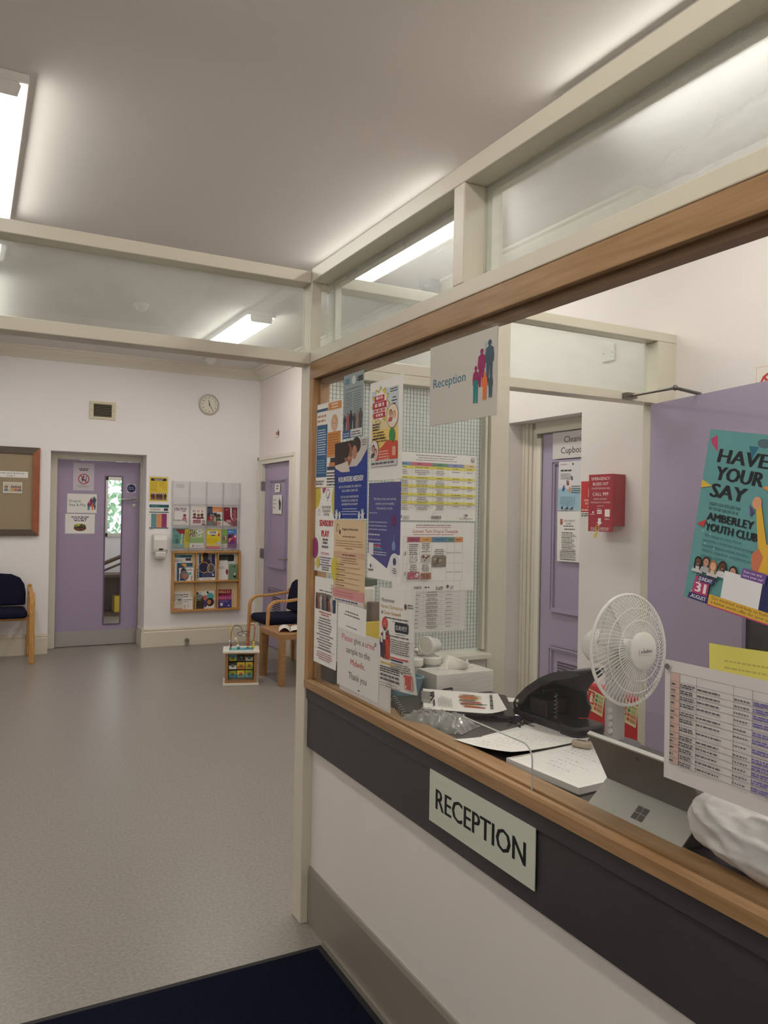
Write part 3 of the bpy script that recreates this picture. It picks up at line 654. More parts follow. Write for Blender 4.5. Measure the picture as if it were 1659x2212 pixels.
# white photo notice lower left
s = Sheet(.190, .300, seed=10); w, h = s.w, s.h
s.lines(.13, h-.022, .05, 4, .0065, .0026, GR, 'c'); s.lines(.03, h-.048, .14, 2, .009, .0042, (100, 96, 104), 'c')
s.rect(.008, h-.112, .172, .056, (122, 112, 108)); 
for i in range(9): s.person(.02+i*.0185, h-.112, .046+.006*((i*5) % 3), ((64, 60, 62), (150, 92, 84), (196, 186, 176), (60, 78, 110), (128, 108, 96))[i % 5], 1.7)
s.lines(.03, h-.122, .13, 2, .008, .0038, (190, 90, 90), 'c'); s.lines(.012, h-.142, .165, 12, .0095, .0036, (106, 100, 106), 'c'); s.line(.01, .052, .18, .052, .001, GR); s.lines(.012, .040, .165, 4, .0075, .003, (176, 110, 110), 'c')
s.put('notice', onG(PX_, 2.553, .925, .0), 'white notice with a group photo and centred text, lowest left on the glass', 'notice')
# white strip notice
s = Sheet(.206, .086, seed=11); s.lines(.03, .058, .15, 2, .010, .0042, GR, 'c'); s.lines(.05, .012, .11, 1, .01, .0036, GR, 'c')
s.put('notice', onG(PX_-.0005, 2.353, 1.073, -.03), 'small white notice between the beige poster and the urine sample sign', 'notice')
# plastic wallet sheet behind
s = Sheet(.352, .198, (204, 198, 192), seed=12); s.rect(.01, .01, .33, .18, (212, 206, 200)); s.ring(.30, .17, .006, .0015, (120, 112, 108)); s.ring(.31, .16, .003, .003, (90, 90, 90))
s.put('plastic_wallet', onG(PX_+.0012, 2.334, .872, .0), 'blank whitish plastic wallet standing on the sill behind the urine sample sign', 'wallet')
# urine sample
s = Sheet(.297, .190, (222, 217, 212), seed=13); w, h = s.w, s.h
R_, D_ = (196, 68, 72), (88, 84, 86)
s.text(.034, .152, 'Please', .020, R_, 'l', .080); s.text(.124, .152, 'give a', .020, D_, 'l', .072); s.text(.204, .152, 'urine', .020, R_, 'l', .062)
s.text(w/2+.004, .116, 'sample to the', .020, D_, 'c', .168); s.text(w/2+.004, .080, 'Midwife.', .020, R_, 'c', .102); s.text(w/2+.004, .036, 'Thank you', .021, D_, 'c', .128); s.lines(.158, .008, .018, 1, .01, .004, GR)
s.ring(.272, .170, .006, .003, (120, 116, 116))
s.put('notice', onG(PX_, 2.353, .885, .0), 'white landscape sign asking for a urine sample in red and grey letters', 'notice')
# survey poster, its right edge curling off the glass
s = Sheet(.190, .290, (234, 229, 222), seed=14, bend=lambda u, v: -.018*max(0, u-.55)**2*4*(.5+abs(v-.5)) - .006*max(0, .25-v)*u*4); w, h = s.w, s.h
s.poly([(.004, .062), (.186, .062), (.186, .205), (.004, .205)], (236, 216, 172))
s.text(.012, h-.042, 'Westminster', .0115, (74, 66, 84), 'l', .082, .012); s.text(.012, h-.060, 'Parent Champions', .0105, (206, 162, 84), 'l', .128, .01); s.text(.014, h-.078, '& Carers Network', .0105, (196, 150, 80), 'l', .118, .01)
s.text(.014, h-.078, '&', .0105, (60, 56, 70), 'l', .008, .01); s.ell(.152, h-.048, .006, .008, (90, 84, 84)); s.lines(.162, h-.045, .022, 2, .007, .004, GR); s.lines(.035, h-.088, .14, 1, .01, .003, K); s.lines(.085, h-.096, .09, 1, .01, .002, K)
s.ell(.036, .184, .018, .019, (206, 84, 78)); s.lines(.024, .190, .024, 3, .007, .0028, (230, 160, 150), 'c')
s.poly(rrect(.098, .168, .166, .194, .005, 3), (54, 58, 70)); s.text(.133, .1735, 'SURVEY', .013, (232, 230, 230), 'c', .058, .012); s.lines(.104, .160, .056, 1, .01, .002, GR)
for x, y, hh, c in ((.018, .084, .072, (56, 58, 86)), (.036, .082, .096, (112, 58, 58)), (.056, .082, .086, (196, 84, 62))): 
    s.person(x, y, hh, c, 1.15); s.ell(x, y+hh*.925, hh*.07, hh*.08, (122, 82, 64), 12)
s.rect(.012, .128, .013, .020, (226, 220, 214)); s.rect(.029, .138, .015, .026, (226, 222, 220)); s.rect(.050, .130, .013, .018, (120, 66, 80)); s.poly([(.048, .086), (.070, .086), (.064, .14), (.050, .14)], (200, 82, 60))
s.lines(.05, .152, .13, 1, .01, .003, K); s.lines(.076, .142, .10, 7, .0062, .0026, (96, 84, 80)); s.rect(.076, .090, .092, .004, (206, 76, 76)); s.rect(.076, .083, .068, .004, (52, 56, 92)); s.lines(.076, .075, .10, 4, .0062, .0026, (96, 84, 80))
s.lines(.012, .068, .10, 1, .01, .005, (206, 168, 84)); s.lines(.010, .057, .125, 3, .0066, .0034, K); s.line(.115, .062, .142, .052, .0012, K); s.poly([(.142, .052), (.136, .051), (.140, .057)], K)
s.rect(.146, .012, .034, .040, (206, 92, 84)); s.rect(.148, .014, .030, .031, (232, 228, 224)); s.lines(.012, .032, .12, 2, .012, .006, GR, word=5); s.lines(.008, .010, .12, 2, .007, .002, GR)
s.put('poster', onG(PX_-.0, 2.053, .942, .03), 'cream survey poster with a standing family of three, curling off the glass', 'poster')
# big reception sign hanging high on the outside
def family(s, x, y, k):
    s.person(x+.050*k, y+.045*k, .100*k, (172, 176, 178), 1.1); s.person(x+.066*k, y+.044*k, .102*k, (72, 88, 100), 1.25)
    s.person(x+.034*k, y+.038*k, .092*k, (148, 42, 92), 1.25); s.person(x+.010*k, y+.002*k, .090*k, (150, 46, 92), 1.0)
    s.poly([(x+.000*k, y+.056*k), (x+.020*k, y+.056*k), (x+.019*k, y+.002*k), (x+.012*k, y), (x+.010*k, y+.034*k), (x+.008*k, y), (x+.001*k, y+.002*k)], (44, 128, 128))
    s.person(x+.048*k, y+.005*k, .066*k, (226, 116, 60), 1.2); s.person(x+.072*k, y+.008*k, .056*k, (76, 90, 102), 1.2)
s = Sheet(.300, .209, (198, 192, 183), th=.003, seed=15); s.text(.018, .098, 'Reception', .024, (58, 116, 134), 'l', .152, .012); family(s, .205, .036, 1.0)
s.put('sign', onG(GX-.0042, 1.790, 1.685, .0), 'large pale grey landscape sign with a family of coloured silhouettes, hung high on glass', 'sign')
# plate on the fascia
s = Sheet(.430, .133, (204, 208, 192), th=.002, seed=16); s.text(.215, .040, 'RECEPTION', .052, (30, 30, 30), 'c', .366, .024)
s.put('sign', onX(1.0535, 1.711, .667) @ Matrix.Scale(.985, 4), 'pale green plate with black capitals screwed to the dark counter fascia', 'sign')
# contact list
s = Sheet(.297, .206, (214, 207, 204), seed=17); w, h = s.w, s.h
s.rect(.013, .028, .020, .158, (206, 176, 164)); xs = (.013, .033, .068, .140, .174, .275); n = 12; y = h-.020; rows = [y]
for i in range(n+1): y -= (.0145, .0105, .0105, .0115, .0145, .0115, .0145, .0145, .0105, .0105, .0115, .0115, .0115)[i]; rows.append(y)
for y in rows: s.line(.013, y, .275, y, .0006, (130, 122, 122))
for x in xs: s.line(x, rows[0], x, rows[-1], .0006, (130, 122, 122))
for y in rows[1:-1]:
    s.lines(.016, y-.006, .008, 1, .01, .0028, (90, 84, 88)); s.lines(.035, y-.0045, .03, 2, .0038, .0024, (96, 92, 98)); s.lines(.070, y-.0062, .05, 1, .01, .0026, (96, 92, 98)); s.lines(.142, y-.0068, .028, 1, .01, .0026, (110, 106, 112), word=1.2); s.lines(.176, y-.0045, .085, 2, .0038, .0026, (116, 108, 168), word=6)
s.ell(.0095, h-.011, .0052, .0052, (110, 108, 112))
s.put('contact_list', onG(PX_, .977, .998, .004), 'white printed table of contacts with a pink first column, at right of glass', 'notice')
# sticky note behind
s = Sheet(.180, .060, (226, 216, 110), seed=18, bend=lambda u, v: .004*math.sin(5*u)*v); s.lines(.03, .034, .11, 2, .011, .003, (196, 184, 96)); s.put('sticky_note', onG(PX_+.0012, .886, 1.186, .03), 'yellow paper note showing above the printed contact table', 'note')
# youth poster, tilted
s = Sheet(.210, .286, (104, 158, 158), seed=19); w, h = s.w, s.h
MG, NV2, YE = (190, 72, 112), (60, 58, 110), (226, 178, 66)
s.poly([(.004, h-.016), (.016, h-.008), (.022, h-.036), (.008, h-.024)], MG); s.poly([(.078, h-.02), (.096, h-.02), (.086, h-.042)], (54, 112, 134)); s.ell(.104, h-.014, .012, .007, (92, 110, 116))
BLK = (44, 44, 48)
for i, (t, ww, xx) in enumerate((('HAVE', .092, .024), ('YOUR', .088, .024), ('SAY', .066, .020))): s.text(xx, h-.052-i*.0285, t,   .0225, BLK, 'l', ww, .045, slant=.12)
s.poly([(0, .188), (0, .202), (.022, .194)], (220, 184, 76)); s.poly([(.113, .205), (.132, .212), (.132, .198)], (224, 150, 84)); s.lines(.022, .164, .062, 2, .008, .004, (84, 122, 124))
s.text(.022, .138, 'AMBERLEY', .0128, BLK, 'l', .088, .04); s.text(.022, .1205, 'YOUTH CLUB', .0128, BLK, 'l', .098, .04); s.poly([(.004, .128), (.022, .138), (.018, .124)], (200, 72, 72))
for i, t in enumerate(('We want to hear from', 'parents, children and young', 'people about what works,', "what's needed, and how we", 'can do better.')): s.text(.022, .1105-i*.0085, t, .0048, (72, 112, 114), 'l', (.072, .096, .088, .098, .05)[i])
s.poly([(.108, .178), (.118, .178), (.138, .120), (.19, .128), (.19, .070), (.13, .070), (.128, .10)], YE); s.ell(.110, .180, .008, .010, (222, 160, 120)); s.ell(.152, .142, .015, .018, (70, 58, 96)); s.ell(.160, .126, .014, .015, (214, 132, 96)); s.poly([(.126, .112), (.116, .10), (.118, .082), (.130, .066), (.136, .10)], (206, 122, 92)); s.rect(.132, .044, .06, .03, (56, 88, 150)); s.poly([(.136, .228), (.160, .226), (.160, .176), (.146, .186)], (96, 152, 200)); s.poly([(.098, .176), (.108, .166), (.102, .158)], (96, 76, 128))
for i, (x, sk, ha, tp, lg) in enumerate(((.020, (112, 76, 62), (46, 38, 40), (206, 206, 206), True), (.036, (196, 150, 128), (62, 46, 42), (176, 176, 178), False), (.051, (222, 176, 150), (170, 112, 70), (206, 200, 196), True), (.069, (104, 72, 58), (60, 44, 40), (214, 214, 214), False), (.090, (196, 148, 122), (58, 46, 46), (190, 188, 188), True))): s.portrait(x, .0655+.003*(i % 2), .0075, sk, ha, tp, lg)
s.lines(.022, .045, .045, 2, .004, .0024, (60, 60, 64))
s.poly([(.017, .010), (.050, .010), (.050, .042), (.022, .042)], MG); s.poly([(.026, .034), (.056, .034), (.058, .045), (.028, .045)], NV2); s.text(.042, .0365, 'SUNDAY', .0065, (236, 230, 236), 'c', .026, .02); s.text(.035, .0165, '31', .016, (236, 226, 230), 'c', .020, .06); s.poly([(.012, .002), (.054, .002), (.054, .013), (.014, .013)], NV2); s.text(.034, .0045, 'AUGUST', .0066, (236, 230, 236), 'c', .030, .02)
s.rect(.076, .016, .070, .048, (232, 230, 230)); s.poly(rrect(.108, .058, .150, .073, .002, 2) if False else [(.106, .060), (.150, .060), (.150, .076), (.108, .076)], (120, 84, 150)); s.text(.110, .0695, 'Scan me and', .004, (232, 226, 240), 'l', .032); s.text(.110, .0635, 'have your say!', .004, (232, 226, 240), 'l', .036)
s.rect(.146, .016, .064, .044, (50, 54, 100)); s.rect(.054, .002, .156, .017, (222, 178, 72)); s.text(.060, .0125, 'Get involved and help us build', .0046, (110, 84, 40), 'l', .105); s.text(.060, .0055, 'a better youth offer for your area', .0046, (110, 84, 40), 'l', .116)
s.rect(.054, -.0, .156, .0022, MG); s.rect(.054, .0, .156, .0018, MG)
for k in range(14): s.ell(s.r.uniform(.006, .06), s.r.choice((.0, .01, .03, .09, .11, .13))+s.r.uniform(.002, .01), .0009, .0009, (226, 232, 230), 8)
s.put('poster', onG(PX_, .940, 1.318, -.17), 'teal youth club poster taped at a tilt, at the right side of the glass', 'poster')
# sheets behind on the wired glass
MY = 2.600
s = Sheet(.372, .262, seed=20); w, h = s.w, s.h
s.lines(.07, h-.012, .23, 2, .0095, .003, (110, 108, 112), 'c'); s.lines(.05, h-.030, .27, 1, .009, .0026, (150, 100, 120), 'c'); xs = (.006, .072, .166, .236, .312, .366)
for i, c in enumerate(((116, 148, 186), (206, 110, 130), (104, 146, 112), (140, 150, 190), (226, 200, 150))): s.rect(xs[i], h-.052, xs[i+1]-xs[i], .014, c); s.lines(xs[i]+.02, h-.046, .03, 1, .01, .003, K, 'c')
ys = (h-.052, h-.092, h-.124, h-.156, h-.188, h-.214)
for i in range(5):
    s.rect(xs[0], ys[i]-.0105, .36, .010, (232, 222, 96))
    for j in range(5): s.lines(xs[j]+.01, ys[i]-.007, xs[j+1]-xs[j]-.02, 1, .01, .003, (120, 112, 60), 'c'); s.lines(xs[j]+.008, ys[i]-.019, xs[j+1]-xs[j]-.016, 1 if j > 2 else 3, .0068, .0026, (112, 110, 114), 'c')
for x in xs: s.line(x, h-.038, x, h-.214, .0005, GR)
s.line(xs[0], h-.214, xs[-1], h-.214, .0005, GR)
s.text(w/2, .006, 'FAIRER', .013, (50, 48, 54), 'c', .044, .02); s.text(.290, .006, 'City of Westminster', .007, (80, 78, 84), 'l', .066); s.ell(.022, .014, .009, .009, (96, 96, 100)); s.lines(.036, .014, .03, 3, .005, .002, GR); s.poly([(.316, .018), (.332, .018), (.330, .026), (.318, .026)], (120, 118, 122))
s.put('timetable', onY(MY, 1.421, 1.426, -.0), 'white timetable with yellow highlighted rows, uppermost on the wired glass', 'timetable')
s = Sheet(.372, .268, seed=21); w, h = s.w, s.h
s.lines(.03, h-.012, .30, 1, .01, .003, K, 'c'); s.lines(.08, h-.020, .2, 1, .01, .0025, (180, 60, 80), 'c'); s.text(w/2+.003, h-.040, 'Summer Term Drop-in Timetable', .013, (190, 62, 70), 'c', .208, .004); s.lines(.06, h-.048, .24, 1, .01, .0025, (180, 60, 80), 'c')
xs = (.046, .062, .118, .172, .240, .276, .316); y0, y1, y2 = h-.076, h-.158, h-.228
for i, c in enumerate(((168, 62, 98), (220, 160, 84), (80, 130, 170), (84, 140, 134), (222, 144, 92))): s.rect(xs[i+1], y0, xs[i+2]-xs[i+1], .020, c); s.lines(xs[i+1]+.005, y0+.008, xs[i+2]-xs[i+1]-.01, 1, .01, .003, K, 'c')
for x in xs: s.line(x, y0+.02, x, y2, .0006, (150, 148, 150))
for y in (y0+.02, y0, y1, y2): s.line(xs[0], y, xs[-1], y, .0006, (150, 148, 150))
for j in range(2):
    s.lines(xs[1]+.004, y0-.010, .048, 6, .0075, .0028, K, 'c') if j == 0 else s.lines(xs[1]+.004, y1-.008, .048, 4, .0075, .0028, K, 'c'); s.lines(xs[2]+.004, (y0, y1)[j]-.008, .046, (5, 4)[j], .0075, .0028, K, 'c')
    for i in (4, 5): s.text((xs[i]+xs[i+1])/2, ((y0+y1)/2, (y1+y2)/2)[j]-.003, 'No Drop in', .0055, (150, 70, 76), 'c', .032)
s.lines(xs[3]+.004, y0-.03, .06, 4, .0075, .0028, K, 'c'); s.line(xs[0]+.008, y0-.05, xs[0]+.008, y0-.035, .003, GR); s.line(xs[0]+.008, y1-.045, xs[0]+.008, y1-.03, .003, GR)
def snap(x, y, ww, hh, c0, cs):
    s.rect(x, y, ww, hh, c0)
    for k in range(10): s.ell(x+s.r.uniform(.15, .85)*ww, y+s.r.uniform(.2, .8)*hh, ww*s.r.uniform(.06, .15), hh*s.r.uniform(.08, .2), s.r.choice(cs), 8)
snap(xs[1]+.012, y1+.006, .034, .024, (206, 204, 200), ((120, 116, 112), (150, 140, 130), (230, 228, 224))); snap(xs[2]+.008, y1+.006, .040, .030, (196, 184, 172), ((110, 60, 60), (76, 56, 50), (228, 220, 212)))
snap(xs[3]+.002, y1-.014, .063, .042, (128, 112, 98), ((80, 72, 66), (176, 156, 130), (96, 92, 88))); snap(xs[1]+.003, y2+.010, .050, .028, (176, 76, 92), ((206, 130, 140), (140, 60, 80), (230, 210, 206))); snap(xs[2]+.004, y2+.008, .046, .026, (170, 120, 96), ((206, 160, 120), (120, 84, 70), (200, 90, 90)))
s.text(.092, .012, 'FAIRER', .010, (60, 58, 62), 'l', .034, .02); s.lines(.14, .014, .03, 1, .01, .006, GR); s.lines(.19, .014, .035, 2, .007, .004, GR); s.ell(.245, .018, .006, .007, GR); s.lines(.256, .018, .02, 3, .005, .002, GR)
s.put('timetable', onY(MY-.0015, 1.417, 1.150, -.0), 'white timetable with red heading and small photos, middle sheet on wired glass', 'timetable')
s = Sheet(.28, .21, (226, 222, 218), seed=22); w, h = s.w, s.h
for i in range(12): s.line(.012, h-.012-i*.0155, .25, h-.012-i*.0155, .0005, (150, 148, 152)); s.lines(.016, h-.022-i*.0155, .06, 1, .01, .0028, GR, 'c'); s.lines(.088, h-.0195-i*.0155, .07, 2, .006, .0026, GR, 'c'); s.lines(.18, h-.022-i*.0155, .045, 1, .01, .0026, (130, 130, 150), 'c')
for x in (.012, .084, .166, .25): s.line(x, h-.012, x, h-.182, .0005, (150, 148, 152))
s.put('contact_list', onY(MY, 1.470, .994, -.01), 'white sheet of addresses, lowest and partly covered on the wired glass', 'notice')
for i, (x, z) in enumerate(((1.436, 1.685), (1.775, 1.672))):
    b = MB(); b.lathe([(0, 0), (.009, 0), (.009, .004), (.007, .005), (0, .005)], GREYP, 14); b.build('glass_sucker', M=frameM((x, MY-.0008, z+ (0)), (1, 0, 0), (0, 0, 1)), smooth=True)
    tag(bpy.data.objects['glass_sucker' + ('' if i == 0 else '.%03d' % i)], ('small grey dot fixing the top left corner of yellow-rowed timetable', 'small grey dot fixing the top right corner of yellow-rowed timetable')[i], 'fixing')

# ================================================================== things inside the office
DZ = .860
dk = thing('reception_desk', 'dark grey laminate worktop behind the hatch glass, under papers and laptop', 'desk', (1.34, .85, 0))
MB().box(-.217, .218, -2.0, 1.60, DZ-.028, DZ, DESKM).build('worktop', dk, bev=.003)
for y in (-1.9, -.4, 1.2): MB().box(-.20, .19, y, y+.03, 0, DZ-.028, LAM).build('side_panel', dk)

# emergency bleed kit on the right wall
kt = thing('bleed_kit_box', 'red wall-mounted emergency bleed kit box with a yellow pull tag', 'first aid box', (2.86, 2.93, 1.38))
MB().box(-.085, 0, -.078, .078, .028, .285, REDK).build('box_body', kt, bev=.004)
s = Sheet(.168, .285, (170, 26, 44), th=.006, seed=31); W = (240, 226, 226)
for i, (t, hh, ww, y) in enumerate((('EMERGENCY', .0150, .128, .256), ('BLEED KIT', .0150, .108, .230), ('TO STOP BLOOD LOSS', .0085, .128, .211), ('CALL 999', .0170, .108, .178), ('REPORT INCIDENT', .0075, .092, .158), ('TAKE BLEED KIT TO PATIENT', .0075, .140, .141), ('PULL TO REMOVE', .0115, .124, .010))): s.text(.084, y, t, hh, W, 'c', ww, .012 if hh > .01 else .004)
s.lines(.04, .126, .09, 1, .01, .0028, W, 'c'); s.rect(.064, .088, .032, .020, W); s.text(.080, .0925, 'NHS', .0105, (160, 40, 56), 'c', .026, .02); s.ell(.036, .096, .006, .005, W); s.lines(.018, .084, .036, 1, .01, .003, W); s.lines(.062, .113, .032, 1, .01, .002, W); s.rect(.118, .074, .034, .036, W); s.lines(.118, .064, .034, 2, .005, .002, W)
s.poly([(.072, .066), (.092, .066), (.092, .046), (.102, .046), (.082, .030), (.062, .046), (.072, .046)], W); s.lines(.02, .005, .125, 1, .01, .0025, W)
fp = s.mb.build('front_panel', kt, recalc=False, M=None); fp.matrix_local = onX(-.091, .084, 0)
YT = mat('yellow_tag', (226, 200, 60), .4)
tg = MB().tube([(-.096, .012+.012*math.sin(t*.5), .016+.016*math.cos(t*.5)) for t in range(13)], .0018, YT, 6, closed=True); tg.prism([(.020, -.002), (.036, -.026), (.024, -.034), (.012, -.008)], 'x', -.099, -.095, YT); tg.build('pull_tag', kt)
s = Sheet(.15, .192, (206, 40, 44), seed=32); s.poly(rrect(.055, .115, .105, .160, .01, 4), (236, 230, 228)); s.ell(.085, .132, .016, .02, (206, 40, 44))
for i, t in enumerate(('EMERGENCY', 'BLEED KIT', 'inside')): s.text(.075, .086-i*.016, t, (.011, .011, .008)[i], (240, 228, 226), 'c', (.1, .08, .05)[i], .01)
s.rect(0, 0, .15, .030, (228, 222, 218)); s.lines(.006, .018, .13, 2, .010, .006, K); s.lines(.006, .038, .09, 1, .01, .006, (240, 226, 226))
s.put('sticker', onX(2.8592, 3.170, 1.447), 'red and white sticker on the wall partly hidden behind the bleed kit', 'sticker')
sp = thing('blank_socket_plate', 'white blank electrical plate high on the wall, seen through office transom glass', 'socket plate', (2.86, 2.98, 2.286))
MB().box(-.012, 0, -.043, .043, -.043, .043, WHITEP).build('plate', sp, bev=.004)
for y in (-.03, .03): MB().lathe([(0, 0), (.004, 0), (.003, .0015), (0, .0015)], mat('screw', (120, 118, 112), .4, metal=.8), 10, Matrix.Translation((-.012, y, 0)) @ Matrix.Rotation(-PI/2, 4, 'Y')).build('screw', sp)
s = Sheet(.16, .20, (236, 226, 214), seed=33); s.ring(.08, .11, .062, .010, (196, 52, 50)); s.line(.035, .155, .125, .065, .010, (196, 52, 50)); s.poly(rrect(.06, .10, .09, .13, .006, 3), (60, 56, 56)); s.rect(.004, .004, .001, .19, (196, 90, 80)); s.rect(.004, .194, .152, .001, (196, 90, 80)); s.lines(.03, .025, .1, 2, .011, .005, K, 'c')
s.put('prohibition_sign', onX(2.8592, 2.139, 1.885), 'white sign with a red ring, peeping over the top of the open purple door', 'sign')

# cleaning cupboard notices
s = Sheet(.36, .152, (214, 208, 206), th=.001, seed=34); s.text(.195, .090, 'Cleaning', .036, (52, 50, 56), 'c', .195, .012); s.text(.185, .028, 'Cupboard', .036, (52, 50, 56), 'c', .225, .012)
s.put('sign', onX(2.979, 3.548, 1.782), 'white sign with large grey lettering at the top of the recessed cupboard door', 'sign')
s = Sheet(.21, .285, (224, 222, 224), seed=35); s.rect(0, .002, .21, .120, (160, 196, 214)); s.hand(.045, .118, .022, (52, 92, 160), -.3); s.hand(.082, .150, .020, (150, 44, 66), .3); s.hand(.098, .112, .018, (226, 150, 84), -.1); s.hand(.115, .178, .016, (90, 92, 96), .5)
s.lines(.02, .222, .10, 1, .01, .008, K); s.lines(.02, .205, .09, 4, .009, .003, GR); s.lines(.015, .26, .06, 1, .01, .003, (200, 120, 100)); s.ell(.12, .262, .006, .006, K); s.rect(.02, .030, .12, .05, (150, 186, 206)); s.lines(.024, .072, .11, 5, .009, .003, (80, 112, 132)); s.poly([(.06, .006), (.09, .006), (.09, .024)], (44, 48, 60)); s.poly([(.10, .006), (.13, .024), (.13, .006)], (44, 48, 60)); s.ell(.04, .014, .007, .009, (40, 44, 52)); s.lines(.115, .135, .08, 4, .012, .004, K)
s.put('poster', onX(2.982, 3.500, 1.488, -.02), 'poster with coloured handprints on the recessed cupboard door', 'poster')
s = Sheet(.21, .285, seed=36); s.ell(.035, .222, .012, .016, (170, 96, 84)); s.ell(.028, .238, .005, .005, (170, 96, 84)); s.ell(.042, .238, .005, .005, (170, 96, 84)); s.text(.055, .226, 'CHILD HEALTH', .0105, (120, 70, 76), 'l', .09, .008); s.text(.075, .210, 'CLINIC', .0105, (120, 70, 76), 'l', .045, .008); s.lines(.055, .198, .09, 1, .01, .005, K); s.lines(.06, .18, .09, 1, .01, .006, K)
for i in range(4): s.lines(.04, .160-i*.028, .10, 1, .01, .005, K); s.lines(.04, .150-i*.028, .12, 2, .008, .0036, GR)
s.lines(.025, .056, .14, 5, .0085, .0038, GR); s.lines(.03, .010, .13, 1, .01, .005, K)
s.put('notice', onX(2.982, 3.497, 1.196, .012), 'white clinic notice with a small brown teddy emblem, on recessed cupboard door', 'notice')

# fire extinguishers on a red stand by the right wall
es = thing('extinguisher_stand', 'red moulded stand with rounded corners holding two fire extinguishers', 'stand', (2.79, 2.866, 0))
hp = [(-.24, .02), (.24, .02), (.24, .46)] + [(.24-.12*(1-math.cos(t*PI/16)), .46+.15*math.sin(t*PI/16)) for t in range(1, 9)] + [(-.24+.12*(1-math.cos(t*PI/16)), .46+.15*math.sin(t*PI/16)) for t in range(8, 0, -1)] + [(-.24, .46)]
MB().prism(hp, 'x', .0, .045, RED).build('back_panel', es, bev=.012)
MB().box(-.20, .045, -.235, .235, 0, .05, RED).build('base_tray', es, bev=.012)
def exsign(yl, label):
    s = Sheet(.125, .145, (226, 222, 168), seed=37); s.rect(.008, .048, .05, .090, (196, 44, 46)); s.poly(rrect(.026, .044, .058, .110, .006, 3), (228, 222, 200)); s.rect(.030, .112, .010, .012, (228, 222, 200)); s.line(.034, .122, .048, .118, .004, (228, 222, 200)); s.line(.050, .06, .054, .10, .005, (240, 190, 150))
    s.text(.010, .034, 'Foam Spray', .009, (190, 60, 50), 'l', .05, .01); s.lines(.010, .020, .05, 2, .008, .003, (190, 90, 70))
    for i, c in enumerate(((60, 140, 90), (60, 140, 90), (206, 84, 64), (206, 84, 64))): s.rect(.064, .112-i*.030, .016, .022, c); s.rect(.084, .110-i*.030, .036, .026, (206, 206, 150) if i < 2 else (226, 150, 120)); s.lines(.086, .128-i*.030, .03, 3, .007, .003, (120, 130, 80))
    s.put('extinguisher_sign', onX(2.7885, yl, .480, -.16) @ Matrix.Diagonal((1.0, .72, 1, 1)), label, 'sign')
exsign(3.035, 'pale yellow extinguisher instruction sign on the left of the red stand'); exsign(2.815, 'pale yellow extinguisher instruction sign on the right of the red stand, behind the fan')
def extinguisher(y, label):
    t = thing('fire_extinguisher', label, 'fire extinguisher', (2.700, y, .0505), 0, 'fire extinguishers on the red stand')
    MB().lathe([(0, 0), (.07, 0), (.075, .01), (.075, .25), (.066, .29), (.04, .315), (.022, .325), (.022, .335), (0, .335)], RED, 28).build('cylinder', t, smooth=True)
    v = MB(); v.lathe([(0, .33), (.018, .33), (.018, .365), (.010, .375), (0, .375)], CHROME, 14); v.tube([(0, .05, .35), (0, .018, .352), (0, -.01, .352)], .010, CHROME, 10); v.build('valve', t, smooth=True)
    l = MB(); l.tube([(-.01, -.01, .372), (-.05, -.03, .392), (-.11, -.05, .385)], .006, BLACK, 8); l.tube([(-.01, -.01, .360), (-.05, -.03, .362), (-.10, -.045, .345)], .006, BLACK, 8); l.build('lever', t, smooth=True)
    MB().tube([(-.01, -.02, .352), (-.05, -.075, .345), (-.075, -.095, .27), (-.075, -.08, .15), (-.07, -.07, .08)], .011, RUBBER, 10).build('hose', t, smooth=True)
    MB().lathe([(.0752, .10), (.0756, .10), (.0756, .22), (.0752, .22)], mat('ext_label', (226, 220, 200), .5), 28).build('label_band', t, smooth=True)
extinguisher(2.975, 'red fire extinguisher with black hose, left one in the red stand'); extinguisher(2.755, 'red fire extinguisher with black hose, right one in the red stand behind the fan')

# desk fan
FW = mat('fan_white', (224, 220, 215), .35); WIREW = mat('fan_wire', (236, 233, 229), .35, spec=.6)
fn = thing('desk_fan', 'white oscillating desk fan with round wire guard facing along the desk', 'fan', (1.475, 1.495, DZ))
MB().lathe([(0, 0), (.066, 0), (.070, .005), (.066, .012), (.04, .018), (.03, .024), (0, .024)], mat('fan_base_grey', (104, 101, 102), .5), 32).build('base', fn, smooth=True)
MB().prism(rrect(-.022, .022, -.020, .020, .012, 4), 'z', .02, .225, mat('fan_stem_shaded', (172, 168, 166), .4)).build('stem', fn, smooth=True)  # white stem greyed: its shade is put into the colour
for k in range(4): MB().lathe([(0, 0), (.0075, 0), (.0065, .004), (0, .004)], GREYP, 14, Matrix.Translation((-.0215, -.008, .045+k*.018)) @ Matrix.Rotation(-PI/2, 4, 'Y')).build('button', fn, smooth=True)
hd = Matrix.Translation((0, -.045, .258)) @ Matrix.Rotation(math.radians(5), 4, 'Z') @ Matrix.Rotation(math.radians(86), 4, 'X')   # local +z points to -Y (front)
MB().lathe([(0, -.135), (.03, -.132), (.042, -.115), (.047, -.07), (.044, -.03), (.03, -.022), (0, -.02)], FW, 28, hd).build('motor_housing', fn, smooth=True)
R0 = .138
def grille(front):
    b = MB(); n = 66
    f = lambda r: (.036*(1-(r/R0)**2.6) + .004) if front else (-.030*(1-(r/R0)**3) - .004)
    for k in range(n):
        a = 2*PI*k/n; pts = []
        for i in range(7):
            r = .043+(R0-.043)*i/6; aa = a + (.32 if front else -.32)*(i/6)
            pts.append(hd @ Vector((r*math.cos(aa), r*math.sin(aa), f(r))))
        b.tube(pts, .0008, WIREW, 4, caps=False)
    for r in ((.075, .105) if front else (.09,)): b.tube([hd @ Vector((r*math.cos(2*PI*k/40), r*math.sin(2*PI*k/40), f(r)+.001)) for k in range(40)], .001, WIREW, 5, closed=True)
    return b
